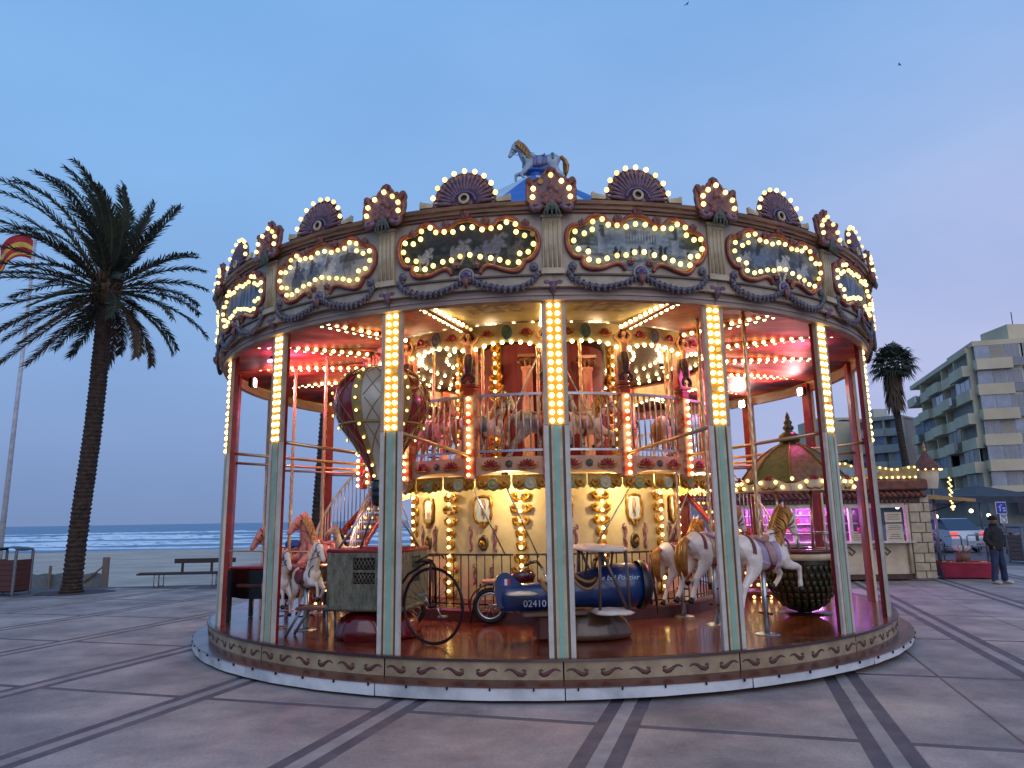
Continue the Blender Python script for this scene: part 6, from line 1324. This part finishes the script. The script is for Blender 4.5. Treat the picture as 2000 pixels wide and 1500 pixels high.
MB().lathe([(.001, .38), (.14, .38), (.19, .66), (.17, .66)], 14).build('bucket', pm('bucket_brown', '7a5340', .5), pt)
for i in range(22):
    x, y = rng.uniform(-.6, .6), rng.uniform(-.38, .2); MB().sphere((x, y, .40), rng.uniform(.03, .055), 7, 5).build('toy', pm('toy_%d' % i, ['c8b870', 'c87a7a', 'd8d0c0', '2a2a30'][i % 4], .6) if i < 4 else bpy.data.materials['toy_%d' % (i % 4)], pt)
for i in range(9): a = R(40 * i); MB().tube([(.08 * math.cos(a), .08 * math.sin(a), .64), (.2 * math.cos(a), .2 * math.sin(a), .82)], [.012, .04], 6).build('windmill', bpy.data.materials['toy_2'], pt)
# ------------------------------------------------------------------ man
mn = empty('person', 'person in black jacket, woolly hat and jeans standing beside the pink trough', 'person', (11.79, 18.05, 0), (0, 0, R(20)))
H = 1.58 / 1.72
mb = MB(); mb.tube([(0, 0, .95), (0, .0, 1.1), (0, 0, 1.3), (0, 0, 1.42), (0, 0, 1.50)], [(.15, .11), (.14, .10), (.17, .115), (.15, .09), (.05, .05)], 12, side=(1, 0, 0)); mb.tube([(0, 0, 1.45), (0, -.01, 1.56)], .05, 8); mb.sphere((0, -.015, 1.635), (.075, .095, .115), 12, 10); mb.tube([(0, -.10, 1.65), (0, -.125, 1.615)], [.01, .017], 6)
for s in (-1, 1):
    mb.tube([(s * .08, 0, .95), (s * .13, -.01, .5), (s * .18, 0, .09)], [.08, .055, .04], 8); mb.tube([(s * .16, 0, 1.40), (s * .27, .03, 1.15), (s * .19, -.05, .95)], [.06, .048, .035], 8); mb.sphere((s * .08, -.005, 1.64), (.012, .02, .03), 6, 5)
    for f in range(4): mb.tube([(s * (.19 - f * .012), -.07, .95), (s * (.18 - f * .014), -.085, .90), (s * (.165 - f * .014), -.08, .87)], [.012, .011, .009], 5)
    mb.tube([(s * .17, -.08, .96), (s * .14, -.095, .93)], [.012, .01], 5)
bd = link('body', remesh(mb, .018, 3, 'body', pm('skin_tone', '8a6250', .5)), mn, (0, 0, 0), (0, 0, 0), H)
mb = MB(); mb.tube([(0, 0, .86), (0, 0, 1.0), (0, 0, 1.2), (0, 0, 1.38), (0, 0, 1.47), (0, 0, 1.53)], [(.20, .14), (.205, .15), (.21, .15), (.21, .14), (.14, .11), (.08, .08)], 16, side=(1, 0, 0))
for s in (-1, 1): mb.tube([(s * .17, 0, 1.41), (s * .25, .02, 1.30), (s * .30, .03, 1.14), (s * .25, -.03, 1.02), (s * .20, -.07, .96)], [.085, .08, .072, .065, .055], 10)
link('jacket', remesh(mb, .02, 3, 'jacket', pm('black_jacket', '14151b', .7, var=.25, scale=8, bump=.4, bscale=12)), bd)
mb = MB()
for s in (-1, 1): mb.tube([(s * .085, 0, .92), (s * .10, 0, .75), (s * .14, -.015, .48), (s * .17, 0, .28), (s * .19, .01, .07)], [.115, .105, .085, .08, .085], 10)
link('jeans', remesh(mb, .02, 3, 'jeans', pm('blue_denim', '2c3c5c', .8, var=.25, scale=10, bump=.4, bscale=20)), bd)
for s in (-1, 1): MB().tube([(s * .195, .06, .05), (s * .20, -.02, .055), (s * .22, -.14, .045), (s * .225, -.19, .035)], [(.045, .045), (.05, .055), (.05, .042), (.03, .025)], 10, side=(1, 0, 0)).build('shoe', pm('white_trainer', 'c9c6c2', .5) if s < 0 else bpy.data.materials['white_trainer'], bd)
link('hat', remesh(MB().sphere((0, 0, 1.70), (.095, .11, .085), 12, 8).tube([(.1 * math.cos(R(i * 20)), .115 * math.sin(R(i * 20)), 1.675) for i in range(18)], .018, 6, closed=True), .014, 2, 'hat', pm('black_wool', '101014', .9, bump=.5)), bd)
link('scarf', remesh(MB().tube([(.075 * math.cos(R(i * 20)), .07 * math.sin(R(i * 20)), 1.53) for i in range(18)], .035, 8, closed=True), .014, 2, 'scarf', pm('dark_scarf', '17181c', .9)), bd)
# ------------------------------------------------------------------ far bin, sign, car, street furniture
bin_box('litter_bin', 'brown slatted litter bin beside the road sign', (17.35, 25, 0), R(10), .8, .95, .6, pm('faded_bin_wood', '7d6258', .6))
rs = empty('road_sign', 'blue square road sign above a small white plate on a grey post', 'road sign', (20.3, 30.4, 0), (0, 0, R(8)))
MB().cyl((0, 0, 0), (0, 0, 2.1), .03, None, 8).build('post', M_greymetal, rs); MB().box((-.05, -.05, 1.85), (.50, .02, .50), 0, None, .01).build('sign_plate', pm('sign_white', 'c6cad6', .5, var=0), rs); MB().box((-.05, -.064, 1.85), (.44, .006, .44)).build('blue_field', pm('sign_blue', '23349a', .4, var=0), rs)
for x, z, w, h in ((-.13, 1.9, .1, .06), (-.12, 1.78, .05, .14), (.05, 1.84, .14, .05), (.07, 1.74, .12, .06), (-.05, 1.97, .1, .03)): MB().box((x, -.07, z), (w, .004, h)).build('pictogram', pm('pictogram_white', 'b9bfe0', .5, var=0) if x == -.13 else bpy.data.materials['pictogram_white'], rs)
MB().box((.0, -.05, 1.40), (.34, .02, .36), 0, None, .01).build('sub_plate', bpy.data.materials['sign_white'], rs); MB().tube([(.0 + .1 * math.cos(R(20 * i)), -.065, 1.36 + .1 * math.sin(R(20 * i))) for i in range(18)], .012, 6, closed=True).build('ring_mark', pm('ring_dark', '30343c', .5), rs); MB().box((0, -.064, 1.52), (.24, .005, .05)).build('text_bar', bpy.data.materials['ring_dark'], rs)
cr_ = empty('parked_car', 'pale grey hatchback with red tail lights parked by the cafe terrace', 'car', (19.0, 33.0, 0), (0, 0, R(6)))
M_car = pm('silver_paint', 'b9c4d2', .3, .3, coat=.5, var=.05); M_glass = pm('dark_car_glass', '27324a', .1, coat=.5, var=0)
mb = MB(); mb.prism([(-2.0, .3), (2.0, .3), (2.02, .62), (1.85, .85), (.9, .95), (-1.5, .98), (-1.95, .92), (-2.05, .6)], -.85, .85, f=lambda u, v, w: (w, u, v)); mb.build('body', M_car, cr_)
mb = MB(); mb.prism([(-1.75, .96), (.85, .95), (.2, 1.38), (-1.2, 1.42)], -.74, .74, f=lambda u, v, w: (w * (1 - .12 * (v > 1.2)), u, v)); mb.build('cabin', M_glass, cr_); MB().box((0, -.5, 1.42), (1.24, 1.4, .04), 0, None, .01).build('roof', M_car, cr_)
for s in (-1, 1):
    MB().box((s * .68, -2.0, .78), (.3, .1, .2), 0, None, .02).build('tail_light', em('tail_light_red', (1, .08, .06), 1.6) if s < 0 else bpy.data.materials['tail_light_red'], cr_)
    for y in (-1.3, 1.3): wheel(cr_, (s * .8, y, .3), .24, .07, 0, M_tyre, M_rim).rotation_euler = (0, 0, R(90))
MB().box((0, -2.06, .55), (.5, .02, .12)).build('number_plate', bpy.data.materials['sign_white'], cr_)
for i in range(5):
    b = empty('hoop_barrier', 'grey steel hoop barrier along the kerb before the cafe', 'barrier', (14.8 + 1.05 * i, 26.4 + .25 * i, 0), (0, 0, R(12)), 'hoop barriers along the kerb'); MB().tube([(-.4, 0, 0), (-.4, 0, .8), (-.34, 0, .88), (.34, 0, .88), (.4, 0, .8), (.4, 0, 0)], .025, 8).build('hoop', M_greymetal, b); MB().cyl((-.4, 0, .45), (.4, 0, .45), .018, None, 6).build('cross_bar', M_greymetal, b)
for i in range(4):
    c = empty('cafe_chair', 'dark red metal chair standing on the cafe terrace', 'chair', (15.6 + 1.5 * i, 29.2 + .5 * (i % 2), 0), (0, 0, R(35 * i)), 'chairs on the cafe terrace'); MB().box((0, 0, .45), (.4, .4, .03)).build('seat', pm('chair_red', '6d2a2a', .5) if i == 0 else bpy.data.materials['chair_red'], c); MB().box((0, .19, .72), (.4, .03, .3)).build('backrest', bpy.data.materials['chair_red'], c)
    for x in (-.18, .18):
        for y in (-.18, .18): MB().cyl((x, y, 0), (x, y, .45), .014, None, 6).build('leg', M_greymetal, c)
# cafe terrace: canopies with warm lamps
M_canv = pm('slate_canvas', '3d434e', .8, var=.15, scale=2)
for i, (x, y) in enumerate(((16.6, 34.5), (20.6, 37), (24.9, 39))):
    t_ = empty('cafe_parasol', 'grey square parasol with valance over the cafe terrace', 'parasol', (x, y, 0), (0, 0, R(10)), 'parasols over the cafe terrace')
    MB().add([(0, 0, 3.1), (-2.0, -2.0, 2.45), (2.0, -2.0, 2.45), (2.0, 2.0, 2.45), (-2.0, 2.0, 2.45)], [(0, 1, 2), (0, 2, 3), (0, 3, 4), (0, 4, 1)]).build('canopy', M_canv, t_, fix=False)
    MB().add([(-2.0, -2.0, 2.45), (2.0, -2.0, 2.45), (2.0, -2.0, 2.12), (-2.0, -2.0, 2.12)], [(0, 1, 2, 3)]).build('valance', M_canv, t_, fix=False); MB().cyl((0, 0, 0), (0, 0, 3.1), .04, None, 8).build('pole', M_greymetal, t_)
for i in range(9):
    l_ = empty('cafe_lamp', 'small warm globe lamp hanging under the cafe parasols', 'lamp', (15.2 + 1.25 * i, 34.4 + .55 * i, 2.0 - .25 * (i % 3)), (0, 0, 0), 'globe lamps of the cafe'); MB().sphere((0, 0, 0), .10, 8, 6).build('globe', em('cafe_globe', (1, .7, .35), 7) if i == 0 else bpy.data.materials['cafe_globe'], l_); MB().cyl((0, 0, .08), (0, 0, .45), .008, None, 5).build('cord', M_dark, l_)
# ------------------------------------------------------------------ flats
M_flat = pm('pale_yellow_render', 'd3c4a4', .8, var=.1, scale=.25, col2='bfb091', detail=8); M_flat2 = pm('grey_render', 'a8a69f', .8, var=.1, scale=.3); M_rec = pm('recess_shade_wall', '8d887e', .85, var=.1, scale=.5); M_pane = pm('window_glass', '4a5566', .08, var=.25, scale=.5, col2='7f90a4', coat=.3); M_alu = pm('aluminium_frame', 'a3abb8', .4, .4); M_tint = pm('tinted_balcony_glass', '55687d', .12, var=.2, scale=.4, coat=.5)  # recess wall paled: distance haze is put into its colour
M_panes = [M_pane, M_pane, pm('curtained_pane', '8c8f92', .2, var=.2, scale=1.5, col2='6a7078', stretch=(6, 6, .3)), pm('shuttered_pane', 'a39b88', .5, var=.2, scale=2, stretch=(1, 1, 12), col2='857e6e')]
def facade(root, A, B, h, floors, bays, wallm, seed, depth=10, ground=3.6, glazed=.5):
    """one wing between plan points A and B (front face), built storey by storey"""
    A, B = Vector((*A, 0)), Vector((*B, 0)); d = (B - A); L = d.length; d.normalize(); nrm = Vector((d.y, -d.x, 0)); ang = math.atan2(d.y, d.x); rg = random.Random(seed)
    T = Matrix.Translation(A) @ Matrix.Rotation(ang, 4, 'Z')
    def bx(name, mat, x0, x1, y0, y1, z0, z1, par=root): return MB().box(((x0 + x1) / 2, (y0 + y1) / 2, (z0 + z1) / 2), (x1 - x0, y1 - y0, z1 - z0), 0, T).build(name, mat, par)
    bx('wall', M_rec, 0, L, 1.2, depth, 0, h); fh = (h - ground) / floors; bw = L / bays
    for f in range(floors):
        z = ground + f * fh
        for b in range(bays):
            x0, x1 = b * bw, (b + 1) * bw; jut = .5 * ((b + f) % 2); cut = .25 * bw * ((b * 7 + f * 3) % 3 == 0)
            bx('parapet', wallm, x0 + .01, x1 - cut, -.3 - jut, 1.19, z - .35, z + .95)
            if cut: bx('balcony_glass', M_tint, x1 - cut + .02, x1 - .02, -.28 - jut, -.2 - jut, z - .1, z + .9)
            bx('slab', wallm, x0 + .01, x1 - .01, -.1, 1.19, z - .34, z - .05)
            if rg.random() < glazed:
                n = 3 if bw > 4 else 2; w = (bw - .3) / n
                for q in range(n): wdw = bx('window', M_alu, x0 + .15 + q * w, x0 + .15 + (q + 1) * w - .04, -.12, -.04, z + .96, z + fh - .36); bx('pane', rg.choice(M_panes), x0 + .22 + q * w, x0 + .08 + (q + 1) * w - .04, -.15, -.121, z + 1.04, z + fh - .44, wdw)
            else:
                wdw = bx('window', M_alu, x0 + bw * .2, x0 + bw * .62, 1.13, 1.19, z + .2, z + fh - .5); bx('pane', rg.choice(M_panes), x0 + bw * .23, x0 + bw * .59, 1.09, 1.128, z + .3, z + fh - .6, wdw)
            if rg.random() < .7: bx('pier', wallm, x1 - .35, x1 - .02, -.05, 1.19, z + .95, z + fh - .35)
    bx('roof_parapet', wallm, 0, L, -.2, depth, h - .36, h + .25)
fl1 = empty('apartment_block', 'pale yellow apartment block with glazed corner balconies and sign board below', 'building', (0, 0, 0))
facade(fl1, (55.6, 84.5), (75, 79), 21.6, 6, 4, M_flat, 3, glazed=.95)
facade(fl1, (63.2, 112), (55.4, 85.2), 21.0, 6, 5, M_flat, 8, depth=8, glazed=.35)
sgn = MB().box((59.8, 82.6, 2.6), (5.6, .2, 2.4), 0, None).build('shop_sign', pm('sign_black_blue', '10162e', .4), fl1)
mt = text_mesh('Mu', 1.9, pm('sign_script_white', 'c2c8da', .5, var=0), .25); link('lettering', mt, fl1, (60.9, 82.4, 2.0), (R(90), 0, R(-10)))
MB().box((62.5, 86, 22.6), (6, 5, 2.2)).build('roof_house', M_flat, fl1); MB().cyl((61, 84.6, 22), (61, 84.6, 25.5), .05, None, 6).build('aerial', M_dark, fl1)
fl2 = empty('apartment_block', 'grey lower apartment block with white balcony railings behind the fan palm', 'building', (0, 0, 0))
facade(fl2, (59.5, 125), (64.8, 119), 17.5, 5, 3, M_flat2, 5, glazed=.3); MB().box((58.5, 134, 9), (6, 10, 19.5)).build('blank_gable', M_flat, fl2)
MB().box((63.5, 124, 18.4), (2.4, 2.4, 1.8)).build('roof_house', M_kframe, fl2)
# distant low coast town beyond the beach
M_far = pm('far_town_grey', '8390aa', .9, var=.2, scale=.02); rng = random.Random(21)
for i in range(9):
    x = 70 + 18 * i; hgt = rng.uniform(8, 20); b = empty('distant_building', 'small distant grey building on the shore beyond the carousel', 'building', (x, 300 + 3 * i, -1), (0, 0, R(rng.uniform(-15, 15))), 'distant buildings along the shore')
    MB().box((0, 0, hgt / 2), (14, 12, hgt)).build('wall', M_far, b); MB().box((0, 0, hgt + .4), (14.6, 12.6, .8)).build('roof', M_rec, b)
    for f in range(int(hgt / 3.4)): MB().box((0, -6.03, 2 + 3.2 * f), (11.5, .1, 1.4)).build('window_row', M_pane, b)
# street lamp behind the carousel
sl = empty('street_lamp', 'tall dark street lamp arching over the road behind the carousel', 'street lamp', (29.5, 60, 0)); MB().tube([(0, 0, 0), (0, 0, 8.4), (-.3, 0, 9.1), (-1.2, 0, 9.35)], [.09, .06, .05, .04], 8).build('pole', pm('lamp_dark', '2a2d36', .5), sl); MB().tube([(-1.1, 0, 9.38), (-1.7, 0, 9.40), (-2.2, 0, 9.36)], [(.08, .06), (.16, .08), (.04, .03)], 8).build('head', bpy.data.materials['lamp_dark'], sl)
# dark hedge trees behind the kiosk
M_hedge = pm('hedge_leaf', '27332a', .8, var=.3, scale=2)
for i, (x, y, s_) in enumerate(((24.5, 56, 4.2), (31, 66, 4.6))):
    rg = random.Random(40 + i); h_ = empty('shade_tree', ['dark round tree behind the kiosk roof beside the street lamp', 'dark round tree between the street lamp and the flats'][i], 'tree', (x, y, 0))
    mb = MB()
    for k in range(900):
        v = Vector((rg.gauss(0, 1), rg.gauss(0, 1), rg.gauss(0, 1))).normalized() * (rg.random() ** .4); lump_ = 1 + .25 * noise.noise(v * 2.2 + Vector((i * 5, 0, 0))); c = Vector((v.x * 2.6, v.y * 2.6, s_ + v.z * 1.7)) * 1 * lump_ if False else Vector((v.x * 2.6 * lump_, v.y * 2.6 * lump_, s_ + v.z * 1.7 * lump_))
        a = Vector((rg.uniform(-1, 1), rg.uniform(-1, 1), rg.uniform(-1, 1))).normalized() * .28; b2 = a.cross(Vector((rg.uniform(-1, 1), rg.uniform(-1, 1), 1))).normalized() * .2; mb.add([c - a, c + b2, c + a, c - b2], [(0, 1, 2, 3)])
    mb.build('crown', M_hedge, h_, fix=False); MB().tube([(0, 0, 0), (.1, 0, s_ - .5), (.2, .1, s_ + .5)], [.22, .16, .06], 8).build('trunk', M_trunk, h_)
